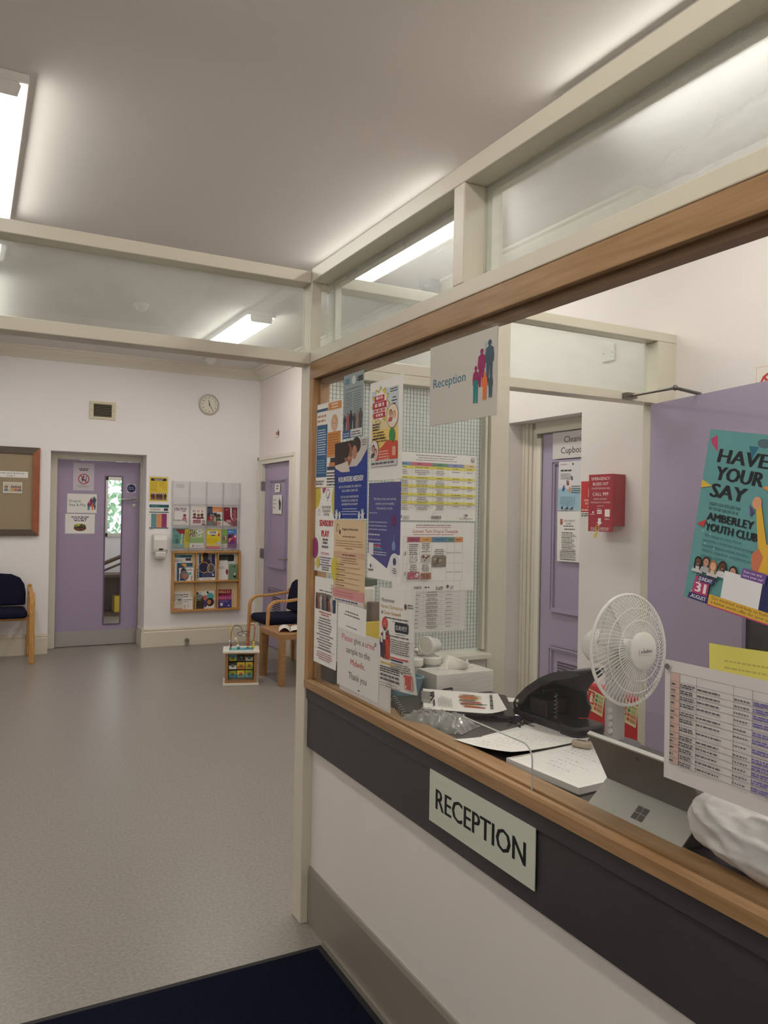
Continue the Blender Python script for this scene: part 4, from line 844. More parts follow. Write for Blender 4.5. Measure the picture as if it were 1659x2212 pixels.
grille(True).build('front_grille', fn, smooth=True); grille(False).build('rear_grille', fn, smooth=True)
MB().tube([hd @ Vector((R0*math.cos(2*PI*k/56), R0*math.sin(2*PI*k/56), 0)) for k in range(56)], .0042, FW, 8, closed=True).build('guard_rim', fn, smooth=True)
bd = MB().lathe([(0, .036), (.038, .036), (.046, .040), (.047, .046), (.040, .050), (0, .052)], FW, 32, hd).build('hub_badge', fn, smooth=True)
s = Sheet(.05, .014, (224, 220, 215), th=.0001, seed=38); s.text(.025, .004, 'schallen', .009, (40, 40, 46), 'c', .040, .02); s.rect(.0135, .0145, .0015, .0015, (40, 40, 46)); s.rect(.0165, .0145, .0015, .0015, (40, 40, 46))
bt = s.mb.build('badge_lettering', bd, recalc=False); bt.matrix_local = hd @ Matrix.Translation((-.025, -.008, .0528))
MB().lathe([(0, -.015), (.026, -.013), (.028, .012), (.018, .022), (0, .025)], FW, 24, hd).build('blade_hub', fn, smooth=True)
CLR = glass('clear_fan_blade', (.92, .92, .92), haze=.28, hazecol=(.9, .9, .9), refl=1.5)
for k in range(3):
    Mb = hd @ Matrix.Rotation(2*PI*k/3+.4, 4, 'Z'); b = MB()
    b.grid(lambda u, v: Mb @ Vector((.024+u*.092, (v-.5)*(.03+.085*u**.7), .010*(v-.5)*2*(1.2-u*.4)+.002)), 8, 6, CLR); b.build('blade', fn, smooth=True, solid=.0015)

# tablet computer on its kickstand, back to the glass
tb = thing('tablet_computer', 'silver tablet computer propped on its kickstand, back to the hatch glass', 'tablet', (1.203, 1.079, DZ+.001))
SLV = mat('tablet_metal', (172, 168, 162), .35, metal=.55); SLD = mat('tablet_shaded_metal', (112, 108, 106), .4, metal=.5)  # one metal in two tones: the darker back carries its shade in colour
A_ = math.atan2(.083, .147)
TM = Matrix.Rotation(-A_, 4, 'Y')      # local z runs up the tablet, leaning to -x
b = MB(); b.box(-.004, .0045, -.125, .125, 0, .172, SLD, TM); b.build('tablet_body', tb, bev=.002)
b = MB(); b.box(.0046, .0052, -.112, .112, .012, .160, mat('screen_glass', (14, 15, 18), .08), TM); b.build('screen', tb)
b = MB(); b.box(-.0042, .0046, -.125, .125, .172, .176, mat('tablet_edge', (214, 212, 210), .3, metal=.6), TM); b.build('top_edge', tb)
MB().lathe([(0, 0), (.004, 0), (.0036, .0006), (0, .0006)], mat('lens', (20, 20, 24), .1), 14, TM @ Matrix.Translation((-.0041, -.0, .155)) @ Matrix.Rotation(-PI/2, 4, 'Y')).build('camera_lens', tb)
H0 = TM @ Vector((-.0045, 0, .064)); F0 = Vector((-.095, 0, .001)); kd = (H0-F0); kl = kd.length
KM = frameM(F0 + Vector((0, .124, 0)), (0, -1, 0), kd)
s = Sheet(.236, kl, th=.0025, m=SLV, seed=39); MIR = mat('mirror_logo', (120, 118, 124), .12, metal=1.0)
for a in (0, 1):
    for c in (0, 1): s.rect(.1215-.0145+a*.015, kl*.48+c*.015-.0145, .014, .014, (0, 0, 0), MIR)
ks = s.mb.build('kickstand', tb, recalc=False); ks.matrix_local = KM

# heavy duty hole punch
hp_ = thing('hole_punch', 'large black heavy-duty hole punch with its lever raised', 'hole punch', (1.480, 1.755, DZ), math.radians(3))
BLK2 = mat('satin_black', (38, 37, 41), .34); DPB = mat('deep_black', (22, 21, 24), .5)
MB().prism(rrect(-.050, .050, -.11, .115, .02, 5), 'z', 0, .022, BLK2).build('base', hp_, bev=.004, smooth=True)
MB().prism(rrect(-.062, .058, -.170, -.085, .03, 5), 'z', .0, .028, BLK2).build('chip_tray', hp_, bev=.007, smooth=True)
oc = [(.096, .022), (.100, .042), (.086, .062), (.045, .098), (-.010, .134), (-.060, .158), (-.110, .172), (-.156, .179)]
ic = [(-.160, .166), (-.122, .137), (-.103, .116), (-.095, .097), (-.100, .078), (-.113, .062), (-.100, .030), (-.060, .022)]
band = [(y-.020 if i < 3 else y-.012, z-.004 if i < 2 else z-.020) for i, (y, z) in enumerate(oc)]
MB().prism(oc + [(-.160, .167)] + band[::-1][1:], 'x', -.052, -.045, BLK2).build('near_flange', hp_, bev=.001)
MB().prism(oc + ic, 'x', .044, .051, BLK2).build('far_flange', hp_, bev=.001)
b = MB()
for p0, p1 in zip(oc, oc[1:]):
    n = Vector((p1[1]-p0[1], p0[0]-p1[0])).normalized()*-.005; b.prism([p0, p1, (p1[0]+n.x, p1[1]+n.y), (p0[0]+n.x, p0[1]+n.y)], 'x', -.047, .047, BLK2)
b.build('lever_shell', hp_)
MB().box(-.040, .040, -.030, .040, .022, .070, DPB).build('punch_block', hp_, bev=.003)
MB().tube([(-.044, -.02, .098), (.046, -.02, .098)], .0035, BLK2, 8).build('pivot_bar', hp_)
MB().tube([(-.02+.005*math.cos(t*.9), -.045+.005*math.sin(t*.9), .024+t*.0016) for t in range(46)], .0009, STEEL, 5).build('spring', hp_)
for y, z in ((.080, .050), (.086, .034)): MB().lathe([(0, 0), (.006, 0), (.005, .002), (0, .002)], CHROME, 12, Matrix.Translation((-.052, y, z)) @ Matrix.Rotation(-PI/2, 4, 'Y')).build('rivet', hp_, smooth=True)

# tissue box and what stands round it
tx = thing('tissue_box', 'white tissue box printed with grey waves, a tissue pulled up', 'tissue box', (1.452, 2.205, DZ))
CARD = mat('white_card', (218, 212, 206), .55)
MB().box(-.112, .112, -.06, .06, 0, .071, CARD).build('carton', tx, bev=.0015)
s = Sheet(.22, .068, (216, 210, 204), th=.0001, seed=40)
for k in range(4):
    pts = [(.05+.17*i/14, .014+k*.014+.006*math.sin(i*.55+k*1.1)) for i in range(15)]
    for p0, p1 in zip(pts, pts[1:]): s.line(p0[0], p0[1], p1[0], p1[1], .0011, (196, 188, 182))
s.rect(.016, .006, .042, .017, (52, 52, 58)); s.poly([(.016, .023), (.058, .023), (.054, .027), (.024, .025)], (52, 52, 58)); s.text(.037, .0095, 'TORK', .0105, (228, 226, 224), 'c', .034, .02)
pr = s.mb.build('printed_front', tx, recalc=False); pr.matrix_local = onY(-.0606, -.110, .0015)
TIS = mat('tissue', (232, 226, 220), .8)
def tis(u, v):
    x = (u-.5)*.15*(1-.35*v); return Vector((x+.01*math.sin(9*u+3*v), (.018*math.sin(7*u)+.01*math.sin(15*u+2))*(.4+v)-.01*v, .069+v*(.034+.016*math.sin(5*u+.5)+.012*(u > .75)*(u-.75)*4)))
MB().grid(tis, 22, 8, TIS).build('tissue', tx, smooth=True, solid=.0008)
POT = mat('pot_plastic', (222, 222, 216), .35); LID = mat('pot_lid', (232, 229, 223), .35)
def pot(x, y, z, label, rot=None, sc=1.0, grp='white-lidded specimen pots behind the tissue box'):
    t = thing('specimen_pot', label, 'pot', (x, y, z), 0, grp, rot)
    MB().lathe([(0, 0), (.022*sc, 0), (.024*sc, .004), (.027*sc, .058), (0, .058)], POT, 22).build('pot_body', t, smooth=True)
    MB().lathe([(.031*sc, .054), (.0325*sc, .056), (.0325*sc, .070), (.030*sc, .072), (.026*sc, .072), (.0245*sc, .069), (0, .069)], LID, 26).build('pot_lid', t, smooth=True); t.scale = (1, 1, 1.4) if not rot else (1, 1, 1)
spots = [(1.345, 2.300, 'nearest the tissue box corner'), (1.415, 2.298, 'directly behind the tissue box'), (1.36, 2.372, 'second row, at its left end'), (1.432, 2.36, 'second row, right of its pair'), (1.385, 2.445, 'back row beside the wired glass, left'), (1.46, 2.44, 'back row beside the wired glass, right')]
for i, (x, y, l) in enumerate(spots): pot(x, y, DZ, 'white specimen pot standing, ' + l)
pot(1.455, 2.335, .962, 'white specimen pot lying on its side on top of the others', (PI/2-.1, 0, math.radians(-65)))
for o in [o for o in bpy.data.objects if o.get('label', '').startswith('white specimen pot lying')]: o.location.z = DZ+.1008+.031
jr = thing('storage_jar', 'tall translucent jar with white screw lid against the wired glass', 'jar', (1.325, 2.475, DZ))
MB().lathe([(0, 0), (.036, 0), (.038, .004), (.038, .11), (.032, .12), (0, .12)], mat('frosted_plastic', (206, 214, 216), .3), 24).build('jar_body', jr, smooth=True)
MB().lathe([(.040, .116), (.041, .118), (.041, .138), (.038, .141), (0, .141)], LID, 26).build('jar_lid', jr, smooth=True)
tu = thing('plastic_tub', 'pale blue plastic tub left of the tissue box', 'tub', (1.262, 2.255, DZ))
BLU = mat('blue_plastic', (122, 160, 176), .3)
b = MB(); n = 40
def rr(f, z): return [Vector((x, y, z)) for x, y in rrect(-.058*f, .058*f, -.07*f, .07*f, .015, 4)]
rings = [[b.bm.verts.new(p) for p in rr(f, z)] for f, z in ((.86, 0), (1, .055), (1.04, .055), (1.04, .060), (.97, .060), (.84, .004))]
for r0_, r1_ in zip(rings, rings[1:]):
    for k in range(len(r0_)): b.face([r0_[k], r0_[(k+1) % len(r0_)], r1_[(k+1) % len(r1_)], r1_[k]], BLU)
b.face(rings[0], BLU); b.face(rings[-1], BLU); b.build('tub_body', tu)
pot(1.245, 2.225, DZ+.0045, 'white-lidded specimen pot in front half of the blue tub', None, 1.0, 'specimen pots in the blue tub'); pot(1.275, 2.290, DZ+.0045, 'white-lidded specimen pot in rear half of the blue tub', None, 1.0, 'specimen pots in the blue tub')
wb_ = thing('carton', 'low white carton with open flap behind right end of tissue box', 'box', (1.548, 2.345, DZ))
MB().box(-.065, .065, -.055, .055, 0, .004, CARD).box(-.065, .065, -.055, -.052, .004, .050, CARD).box(-.065, -.062, -.052, .055, .004, .050, CARD).box(.062, .065, -.052, .055, .004, .050, CARD).box(-.062, .062, .052, .055, .004, .050, CARD).build('carton_body', wb_)
MB().prism([(-.055, .050), (-.085, .040), (-.085, .038), (-.055, .048)], 'x', -.065, .065, CARD).build('flap', wb_)
bx = MB().box(1.088, 1.135, 2.40, 2.50, .8715, .935, BLACK).build('storage_box', bev=.004); tag(bx, 'small black box in the corner of the hatch, below the lowest left notice', 'box')
bx = MB().box(1.172, 1.246, 2.40, 2.485, DZ, 1.200, WHITEP).build('storage_bin', bev=.012); tag(bx, 'tall white plastic bin seen between the notices in the corner of the desk', 'bin')
bx = MB().box(1.168, 1.252, 2.402, 2.483, 1.2005, 1.222, mat('dark_green', (62, 84, 66), .5)).build('green_folder', bev=.002); tag(bx, 'dark green folder lying on top of the tall white bin', 'folder')
bx = MB().box(1.207, 1.247, 2.356, 2.392, DZ, 1.147, mat('brown_card', (112, 92, 80), .6)).build('box_file', bev=.002); tag(bx, 'brown upright file beside the tall white bin, behind the survey poster', 'file')
bx = MB().box(1.172, 1.25, 2.338, 2.348, DZ, 1.085, mat('yellow_card', (224, 196, 70), .6)).build('document_folder', bev=.002); tag(bx, 'yellow upright folder behind the urine sample sign', 'folder')

# clipboard on a spiral notebook
nbk = thing('spiral_notebook', 'black spiral-bound notebook beneath the clipboard, coil towards the glass', 'notebook', (1.185, 2.010, DZ), math.radians(-20))
MB().box(-.05, .08, -.10, .10, 0, .022, mat('notebook_pages', (206, 200, 190), .7)).build('pages', nbk); MB().box(-.052, .082, -.102, .102, .022, .0245, BLACK).build('cover', nbk)
b = MB()
for k in range(15): b.tube([(-.052+.009*math.cos(2*PI*t/10), -.092+k*.013, .014+.013*math.sin(2*PI*t/10)) for t in range(10)], .0013, BLACK if k % 2 else STEEL, 5, closed=True)
b.build('coil', nbk)
CL = thing('clipboard', 'black clipboard with a steel clip lying slanted over the notebook', 'clipboard', (0, 0, 0))
cu = Vector((.86, -.505, -.05)).normalized(); cn = Vector((.04, -.03, 1)); cv = cn.cross(cu).normalized(); 
CMX = frameM((1.150, 1.925, .8915), cu, cv); CL.matrix_world = CMX
MB().prism(rrect(0, .272, 0, .262, .012, 4), 'z', -.004, 0, BLACK).build('board', CL)
b = MB(); b.box(.002, .030, .075, .185, .0008, .010, STEEL); b.tube([(.03, .07, .010), (.038, .09, .018), (.03, .118, .013), (.038, .145, .018), (.03, .165, .010)], .0028, BLACK, 8); b.build('clip', CL, bev=.001)
s = Sheet(.238, .252, seed=41, bend=lambda u, v: .016*max(0, u-.72)**2*12*(1.1-v*.9)); s.r.seed(5)
for k in range(46):
    c = s.r.choice(((196, 44, 70), (206, 60, 60), (196, 170, 60), (70, 76, 96), (150, 60, 110), (160, 176, 80), (206, 110, 70), (80, 140, 150))); y = .052+.150*k/46; x = .108+.018*s.r.random(); s.rect(x, y, .030+.040*s.r.random(), .0042, c)
for i in range(7): s.rect(.196+.002*i, .040+.027*i, .009, .012+.005*(i % 2), (60, 58, 64))
for i in range(9): s.line(.046+.0048*i, .03, .046+.0048*i, .03+.13*(.7+.3*s.r.random()), .0011, GR)
s.line(.032, .030, .032, .10, .005, K); s.line(.032, .14, .032, .20, .005, K)
s.put('printed_sheet', CMX @ Matrix.Translation((.008, .006, .0006)), 'white sheet with a multicoloured striped graphic, held in the clipboard', 'paper')
# clear bag of things
BAG = glass('clear_polythene', (.93, .93, .92), haze=.20, hazevar=.6, hazecol=(.86, .86, .84), scale=24, refl=4.0, rough=.12)
bg = thing('polythene_bag', 'crumpled clear polythene bag with grey contents by the hatch sill', 'bag', (1.168, 1.862, DZ), math.radians(-62))
def bagf(top):
    def f(u, v):
        e = min(u, 1-u, v, 1-v); h_ = (.030*min(1, e*5)+.006*math.sin(u*31+v*7)*math.sin(v*23+u*5)*min(1, e*8)) if top else .001
        return Vector(((u-.5)*.21, (v-.5)*.115+.006*math.sin(u*14)*(e < .02), .002+max(0, h_)))
    return f
b = MB(); b.grid(bagf(True), 40, 26, BAG); b.build('bag_film', bg, smooth=True)
MB().box(-.085, .08, -.04, .04, .001, .014, mat('grey_cloth', (120, 120, 122), .8)).build('bag_contents', bg, bev=.004)
s = Sheet(.20, .13, seed=42); s.put('paper_sheet', frameM((1.125, 2.06, DZ+.003), (.4, -1, 0), (1, .4, 0)), 'plain white paper half under the polythene bag near the sill', 'paper')
# keys on a purple lanyard
ky = thing('key_bunch', 'bunch of steel keys with purple lanyard on the desk by hole punch', 'keys', (1.392, 1.792, DZ), -.5)
MB().tube([(.016*math.cos(2*PI*t/20), .016*math.sin(2*PI*t/20), .006+.010*math.sin(2*PI*t/20)) for t in range(20)], .0014, CHROME, 6, closed=True).build('key_ring', ky, smooth=True)
for a in (-2.2, -1.6, -.9, -2.9):
    Mk = Matrix.Rotation(a, 4, 'Z'); b = MB(); b.prism(arc(.026, 0, .012, 20, 340, 14), 'z', .001, .0032, CHROME, Mk); b.box(.036, .066, -.0035, .0035, .001, .003, CHROME, Mk); b.build('key', ky)
LAN = mat('purple_webbing', (70, 48, 110), .7)
MB().tube([(.0, .012, .004), (.012, .03, .005), (-.02, .05, .004), (-.06, .045, .003), (-.075, .025, .003), (-.05, .01, .004), (-.025, .012, .003)], 0, LAN, flat=(.014, .0018)).build('lanyard', ky)
MB().box(-.050, -.02, .022, .040, .0065, .008, mat('tag_label', (214, 206, 216), .4)).build('key_tag', ky)
s = Sheet(.085, .054, th=.0006, seed=43); s.lines(.008, .036, .05, 3, .010, .004, GR); s.put('card', frameM((1.475, 2.035, DZ+.0012), (.55, -.45, 0), (.45, .55, 0)), 'small white card near the back edge of the desk', 'card')

# handwritten papers
def scribble(s, x, y, w, n, dy, rgb, h=.004, rot=0.0):
    z = s.z(); m = ink(rgb)
    for i in range(n):
        t = x + s.r.random()*.02; L = w*(.5+.5*s.r.random())
        while t < x+L:
            k = s.r.randint(3, 8); pts = [(t+j*h*.42, y-i*dy+s.r.uniform(-.5, .8)*h*.8) for j in range(k)]
            for p0, p1 in zip(pts, pts[1:]):
                d = Vector((p1[0]-p0[0], p1[1]-p0[1])); nn = Vector((-d.y, d.x)).normalized()*.0006
                s.mb.face([s.mb.bm.verts.new(s.P(a, c, z)) for a, c in ((p0[0]+nn.x, p0[1]+nn.y), (p0[0]-nn.x, p0[1]-nn.y), (p1[0]-nn.x, p1[1]-nn.y), (p1[0]+nn.x, p1[1]+nn.y))], m)
            t += k*h*.42 + h*s.r.uniform(.6, 1.6)
PEN = (92, 90, 104)
pad = thing('writing_pad', 'thick ruled writing pad with black back cover, handwritten on', 'notepad', (1.147, 1.262, DZ))
PM = frameM((0, 0, 0), (.99, .07, 0), (-.07, .99, 0))
b = MB(); b.box(-.004, .300, -.004, .236, 0, .003, BLACK, PM); b.build('back_cover', pad); b = MB(); b.box(0, .297, 0, .232, .003, .017, mat('page_edges', (214, 208, 202), .8, noise=.2, nscale=30, stretch=(.2, .2, 60)), PM); b.build('page_block', pad)
s = Sheet(.232, .297, seed=44)
for i in range(30): s.line(.006, .262-i*.0085, .226, .262-i*.0085, .0006, (190, 187, 200))
s.line(.03, .004, .03, .29, .0005, (206, 150, 150)); scribble(s, .02, .262, .16, 7, .017, PEN); scribble(s, .06, .12, .12, 4, .022, PEN); s.rect(.05, .275, .02, .006, K); s.text(.05, .283, '27', .008, K, 'l')
tp_ = s.mb.build('top_page', pad, recalc=False); tp_.matrix_local = PM @ frameM((0, .232, .0175), (0, -1, 0), (1, 0, 0))
s = Sheet(.205, .272, seed=45, bend=lambda u, v: .020*u*u+.012*(1-v)**3); scribble(s, .02, .235, .15, 9, .017, PEN, .0045); scribble(s, .02, .07, .12, 3, .02, PEN, .0045)
s.put('handwritten_sheet', frameM((1.108, 1.684, DZ+.0022), (.14, -.99, 0), (.973, .228, 0)), 'loose white sheet of handwriting lying nearest the pass-through notch', 'paper')
s = Sheet(.20, .25, (226, 222, 220), seed=46); scribble(s, .02, .22, .14, 8, .02, (150, 148, 160), .0045)
s.put('handwritten_sheet', frameM((1.215, 1.715, DZ+.0010), (.22, -.97, 0), (.97, .22, .0)), 'loose handwritten sheet tucked between the writing pad and hole punch', 'paper')
er = MB(); er.prism(rrect(-.025, .025, -.013, .013, .012, 4), 'z', 0, .016, mat('stone_beige', (176, 160, 142), .6)); eo = er.build('rubber_eraser', loc=(1.352, 1.480, DZ+.0190), rot=(0, 0, -1.1), bev=.004, smooth=True)
tag(eo, 'small beige rounded eraser lying on the ruled writing pad', 'eraser')
em = MB(); em.box(-.012, .010, -.004, .004, .0161, .0166, mat('eraser_mark', (90, 80, 74), .6)); em.build('mark', eo)
# cream folder and white crumpled bag
b = MB(); b.box(1.20, 1.45, .72, .955, DZ+.0005, DZ+.012, mat('cream_card', (226, 214, 180), .6)); tag(b.build('card_folder', bev=.002), 'cream card folder on the desk beyond the tablet computer', 'folder')
PB = mat('white_polythene', (226, 221, 220), .42, spec=.5)
from mathutils import noise as NZ
def crum(u, v):
    th = 2*PI*u; ph = PI*(v-.5); e = .45
    sg = lambda a, p: math.copysign(abs(a)**p, a)
    x = .062*sg(math.cos(ph), .6)*sg(math.cos(th), .7); y = .205*sg(math.cos(ph), .6)*sg(math.sin(th), .7); z = .059*sg(math.sin(ph), .8)
    p = Vector((x*15, y*8, z*15)); f = NZ.noise(p)*.6 - abs(NZ.noise(p*1.9+Vector((3, 1, 0))))*.8 - abs(NZ.noise(p*4.1+Vector((1, 5, 2))))*.16 + .28
    n = Vector((x/.062, y/.2, z/.056)).normalized(); return Vector((x, y, z)) + n*f*.019
cb = MB(); cb.grid(crum, 120, 70, PB); co = cb.build('plastic_bag', loc=(1.150, .752, .932), smooth=True, weld=True)
tag(co, 'crumpled white plastic bag on the desk at the right, next to the tablet', 'bag')

# ================================================================== the waiting area
WY = 8.4195
# entrance mat
mt = thing('entrance_mat', 'dark navy entrance mat with black rubber edge, in front of the counter', 'mat', (.10, 1.2, 0))
MB().box(-1.4, .961, -1.6, 1.198, 0, .005, RUBBER).build('rubber_backing', mt, bev=.002)
MB().box(-1.37, .938, -1.57, 1.172, .005, .011, mat('navy_pile', (16, 19, 40), .95, spec=.1, noise=.35, nscale=120, bump=.5, bscale=300)).build('pile', mt, bev=.003)
# notice board
nb_ = thing('notice_board', 'wood-framed notice board backed with crumpled brown paper, left of the purple door', 'notice board', (.13, WY, 1.168))
FRD = mat('frame_dark_brown', (92, 78, 68), .4); FRW = mat('frame_red_brown', (168, 96, 62), .4, noise=.25, nscale=9, stretch=(8, 8, 1.5))  # top and bottom rails coloured darker than the uprights
W2, H2 = .47, .866
b = MB()
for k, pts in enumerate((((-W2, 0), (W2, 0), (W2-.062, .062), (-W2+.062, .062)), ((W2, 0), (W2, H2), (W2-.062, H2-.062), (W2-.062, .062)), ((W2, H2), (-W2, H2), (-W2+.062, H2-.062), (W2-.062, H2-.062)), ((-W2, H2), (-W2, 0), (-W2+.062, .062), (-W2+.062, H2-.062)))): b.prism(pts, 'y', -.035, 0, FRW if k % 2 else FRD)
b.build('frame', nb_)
BP = mat('brown_paper', (160, 142, 116), .75, bump=.9, bscale=14)
b = MB(); b.grid(lambda u, v: Vector((-.41+.82*u, -.016+.0025*math.sin(9*v+2*u)*math.sin(5*u+1), .06+.746*v)), 20, 20, BP); b.build('backing_paper', nb_, smooth=True)
s = Sheet(.30, .060, seed=51); s.text(.15, .036, 'Family Lives & Parent', .0135, K, 'c', .235, .008); s.text(.15, .010, 'Child +', .0135, K, 'c', .080, .008)
s.put('title_strip', onY(WY-.021, .195, 1.734), 'white paper strip with a printed title on the brown notice board', 'notice')
s = Sheet(.166, .106, seed=52); s.rect(.005, .005, .156, .096, (206, 196, 184)); 
for x, c in ((.02, (96, 124, 150)), (.075, (206, 170, 60)), (.105, (196, 110, 96)), (.138, (120, 112, 116))): s.portrait(x+.006, .055, .014, (190, 146, 120), (60, 50, 46), c)
s.put('photo_print', onY(WY-.021, .278, 1.582), 'small photo of people standing in a row, pinned on the brown notice board', 'photo')
# vent, clock
vt = thing('wall_vent', 'cream wall vent with dark louvres high above the purple door', 'vent', (1.18, WY, 2.450))
VC = mat('cream_metal', (216, 206, 176), .4)
b = MB(); 
for a in ((-.126, .126, -.09, -.064), (-.126, .126, .064, .09), (-.126, -.088, -.064, .064), (.088, .126, -.064, .064)): b.box(a[0], a[1], -.012, 0, a[2], a[3], VC)
b.build('vent_frame', vt, bev=.002); MB().box(-.088, .088, -.003, 0, -.064, .064, DARK).build('vent_recess', vt)
b = MB()
for k in range(8): b.prism([(-.010, -.058+k*.016), (-.003, -.052+k*.016), (-.003, -.050+k*.016), (-.010, -.056+k*.016)], 'x', -.086, .086, mat('louvre', (132, 122, 104), .5))
b.build('louvres', vt)
for x in (-.108, .108): MB().lathe([(0, 0), (.004, 0), (.003, .0015), (0, .0015)], mat('screw', (120, 118, 112), .4, metal=.8), 8, Matrix.Translation((x, -.012, 0)) @ Matrix.Rotation(PI/2, 4, 'X')).build('screw', vt)
ck = thing('wall_clock', 'round white wall clock with black hands above the leaflet racks', 'clock', (2.277, WY, 2.600))
CM = Matrix.Rotation(PI/2, 4, 'X')
MB().lathe([(0, 0), (.112, 0), (.114, .012), (.108, .030), (.098, .032), (.096, .022), (0, .022)], mat('clock_case', (196, 190, 178), .35), 40, CM).build('clock_case', ck, smooth=True)
s = Sheet(.188, .188, (232, 226, 212), th=.0002, seed=53); s.mb = MB(); s.ell(.094, .094, .0935, .0935, (232, 226, 212), 40)
for k in range(1, 13):
    a = math.radians(90-30*k); s.text(.094+.074*math.cos(a), .094+.074*math.sin(a)-.008, str(k), .017, K, 'c', None, .01)
for k in range(60):
    a = 2*PI*k/60; s.line(.094+.088*math.cos(a), .094+.088*math.sin(a), .094+.092*math.cos(a), .094+.092*math.sin(a), .0012, K)
df = s.mb.build('dial', ck, recalc=False); df.matrix_local = frameM((-.094, -.0222, -.094), (1, 0, 0), (0, 0, 1))
def hand(nm, ang, L, w, y):
    a = math.radians(90-ang); d = Vector((math.cos(a), math.sin(a))); n = Vector((-d.y, d.x))*w/2
    MB().prism([tuple(-d*.015+n), tuple(-d*.015-n), tuple(d*L-n*.5), tuple(d*L+n*.5)], 'y', y-.001, y, BLACK).build(nm, ck)
hand('hour_hand', -10, .050, .007, -.0245); hand('minute_hand', 150, .076, .005, -.0262)
MB().lathe([(0, 0), (.005, 0), (.005, .004), (0, .004)], BLACK, 12, Matrix.Translation((0, -.0235, 0)) @ CM).build('hand_boss', ck)
# signs on door_1
DYY = 8.6993
s = Sheet(.205, .287, (206, 198, 206), seed=54);
s.lines(.04, .222, .12, 2, .016, .009, K, 'c'); s.line(.085, .11, .105, .155, .012, (50, 50, 56)); s.line(.085, .11, .125, .110, .010, (50, 50, 56)); s.line(.125, .11, .130, .150, .006, (50, 50, 56)); s.ring(.088, .096, .010, .004, (50, 50, 56)); s.ring(.120, .096, .010, .004, (50, 50, 56)); s.ring(.103, .120, .055, .009, (176, 56, 76), 36); s.line(.068, .158, .140, .080, .009, (176, 56, 76)); s.lines(.02, .046, .16, 2, .010, .003, GR, 'c')
s.put('prohibition_sign', onY(DYY, .942, 1.633), 'white sheet with a red no-entry ring, topmost on the far purple door', 'sign')
s = Sheet(.290, .200, seed=55); s.text(.018, .112, 'Drop-in', .026, (70, 132, 130), 'l', .115, .008); s.text(.018, .072, 'Stay & Play', .026, (70, 132, 130), 'l', .165, .008); family(s, .200, .028, 1.0)
s.put('sign', onY(DYY-.0004, .888, 1.398), 'white play session sign with family silhouettes, middle sheet on the far purple door', 'sign')
s = Sheet(.290, .205, seed=56); s.lines(.04, .168, .21, 3, .019, .010, (64, 58, 100), 'c'); s.ell(.145, .058, .062, .032, (110, 74, 56)); s.ell(.145, .080, .058, .020, (60, 66, 40)); 
for x, y, c in ((.11, .085, (140, 160, 70)), (.135, .092, (200, 190, 90)), (.16, .088, (120, 70, 70)), (.18, .084, (90, 110, 60))): s.ell(x, y, .016, .014, c)
s.put('notice', onY(DYY, .872, 1.182), 'white notice with a picture of a basket of fruit, lowest on the far purple door', 'notice')
s = Sheet(.096, .096, (196, 192, 196), th=.001, seed=57); s.ell(.048, .048, .043, .043, (44, 48, 96), 28); s.text(.048, .054, 'Fire door', .011, (220, 220, 230), 'c', .052, .01); s.text(.048, .036, 'keep shut', .011, (220, 220, 230), 'c', .056, .01)
s.put('fire_door_sign', onY(DYY, 1.480, 1.622), 'small square sign with a navy disc beside the far door handle', 'sign')
# posters right of the door
s = Sheet(.207, .276, (232, 226, 210), seed=58); s.rect(.010, .010, .187, .252, (226, 196, 62)); s.poly(rrect(.022, .185, .222, .250, .008, 3), (44, 46, 70)); s.lines(.032, .238, .14, 2, .012, .006, (230, 226, 200), 'c'); s.lines(.018, .205, .075, 9, .011, .0035, (150, 126, 50)); s.lines(.11, .205, .075, 5, .011, .0035, (150, 126, 50)); s.rect(.145, .125, .032, .034, (206, 180, 80)); s.rect(.022, .022, .165, .075, (206, 196, 180))
for k in range(8): s.person(.034+k*.02, .022, .07, ((120, 60, 50), (70, 50, 90), (170, 120, 60), (60, 60, 66))[k % 4], 1.4)
s.put('poster', onY(WY, 1.654, 1.528), 'yellow poster with navy heading beside the far purple door', 'poster')
s = Sheet(.202, .278, seed=59); s.rect(0, .240, .202, .030, (36, 92, 104)); s.lines(.02, .252, .09, 1, .01, .007, (130, 180, 180)); s.rect(.15, .205, .044, .028, (70, 74, 84)); s.lines(.01, .222, .11, 2, .012, .005, GR); s.rect(0, .185, .202, .010, (44, 82, 104)); 
for i, c in enumerate(((110, 158, 162), (226, 160, 106), (156, 64, 112))): s.rect(.020+.054*i, .030, .054, .145, c); s.lines(.026+.054*i, .16, .04, 8, .016, .003, tuple(int(v*.85) for v in c))
s.rect(0, .018, .202, .010, (44, 62, 104)); s.lines(.006, .008, .04, 1, .01, .005, K)
s.put('poster', onY(WY, 1.666, 1.230), 'white poster with teal, orange and plum columns below the yellow poster', 'poster')
# soap dispenser
sd = thing('soap_dispenser', 'white wall hand sanitiser dispenser below the posters', 'dispenser', (1.772, WY, .930))
b = MB(); b.prism([(0, .05), (-.085, .06), (-.105, .10), (-.105, .20), (-.085, .245), (-.05, .262), (0, .262)], 'x', -.075, .075, WHITEP); b.build('dispenser_body', sd, bev=.014)
b = MB(); b.prism([(-.02, .0), (-.095, .0), (-.108, .03), (-.108, .075), (-.02, .075)], 'x', -.055, .055, WHITEP); b.build('push_bar', sd, bev=.012)
MB().box(-.022, .022, -.108, -.104, .092, .112, mat('dispenser_window', (60, 56, 56), .3)).build('level_window', sd, bev=.003)
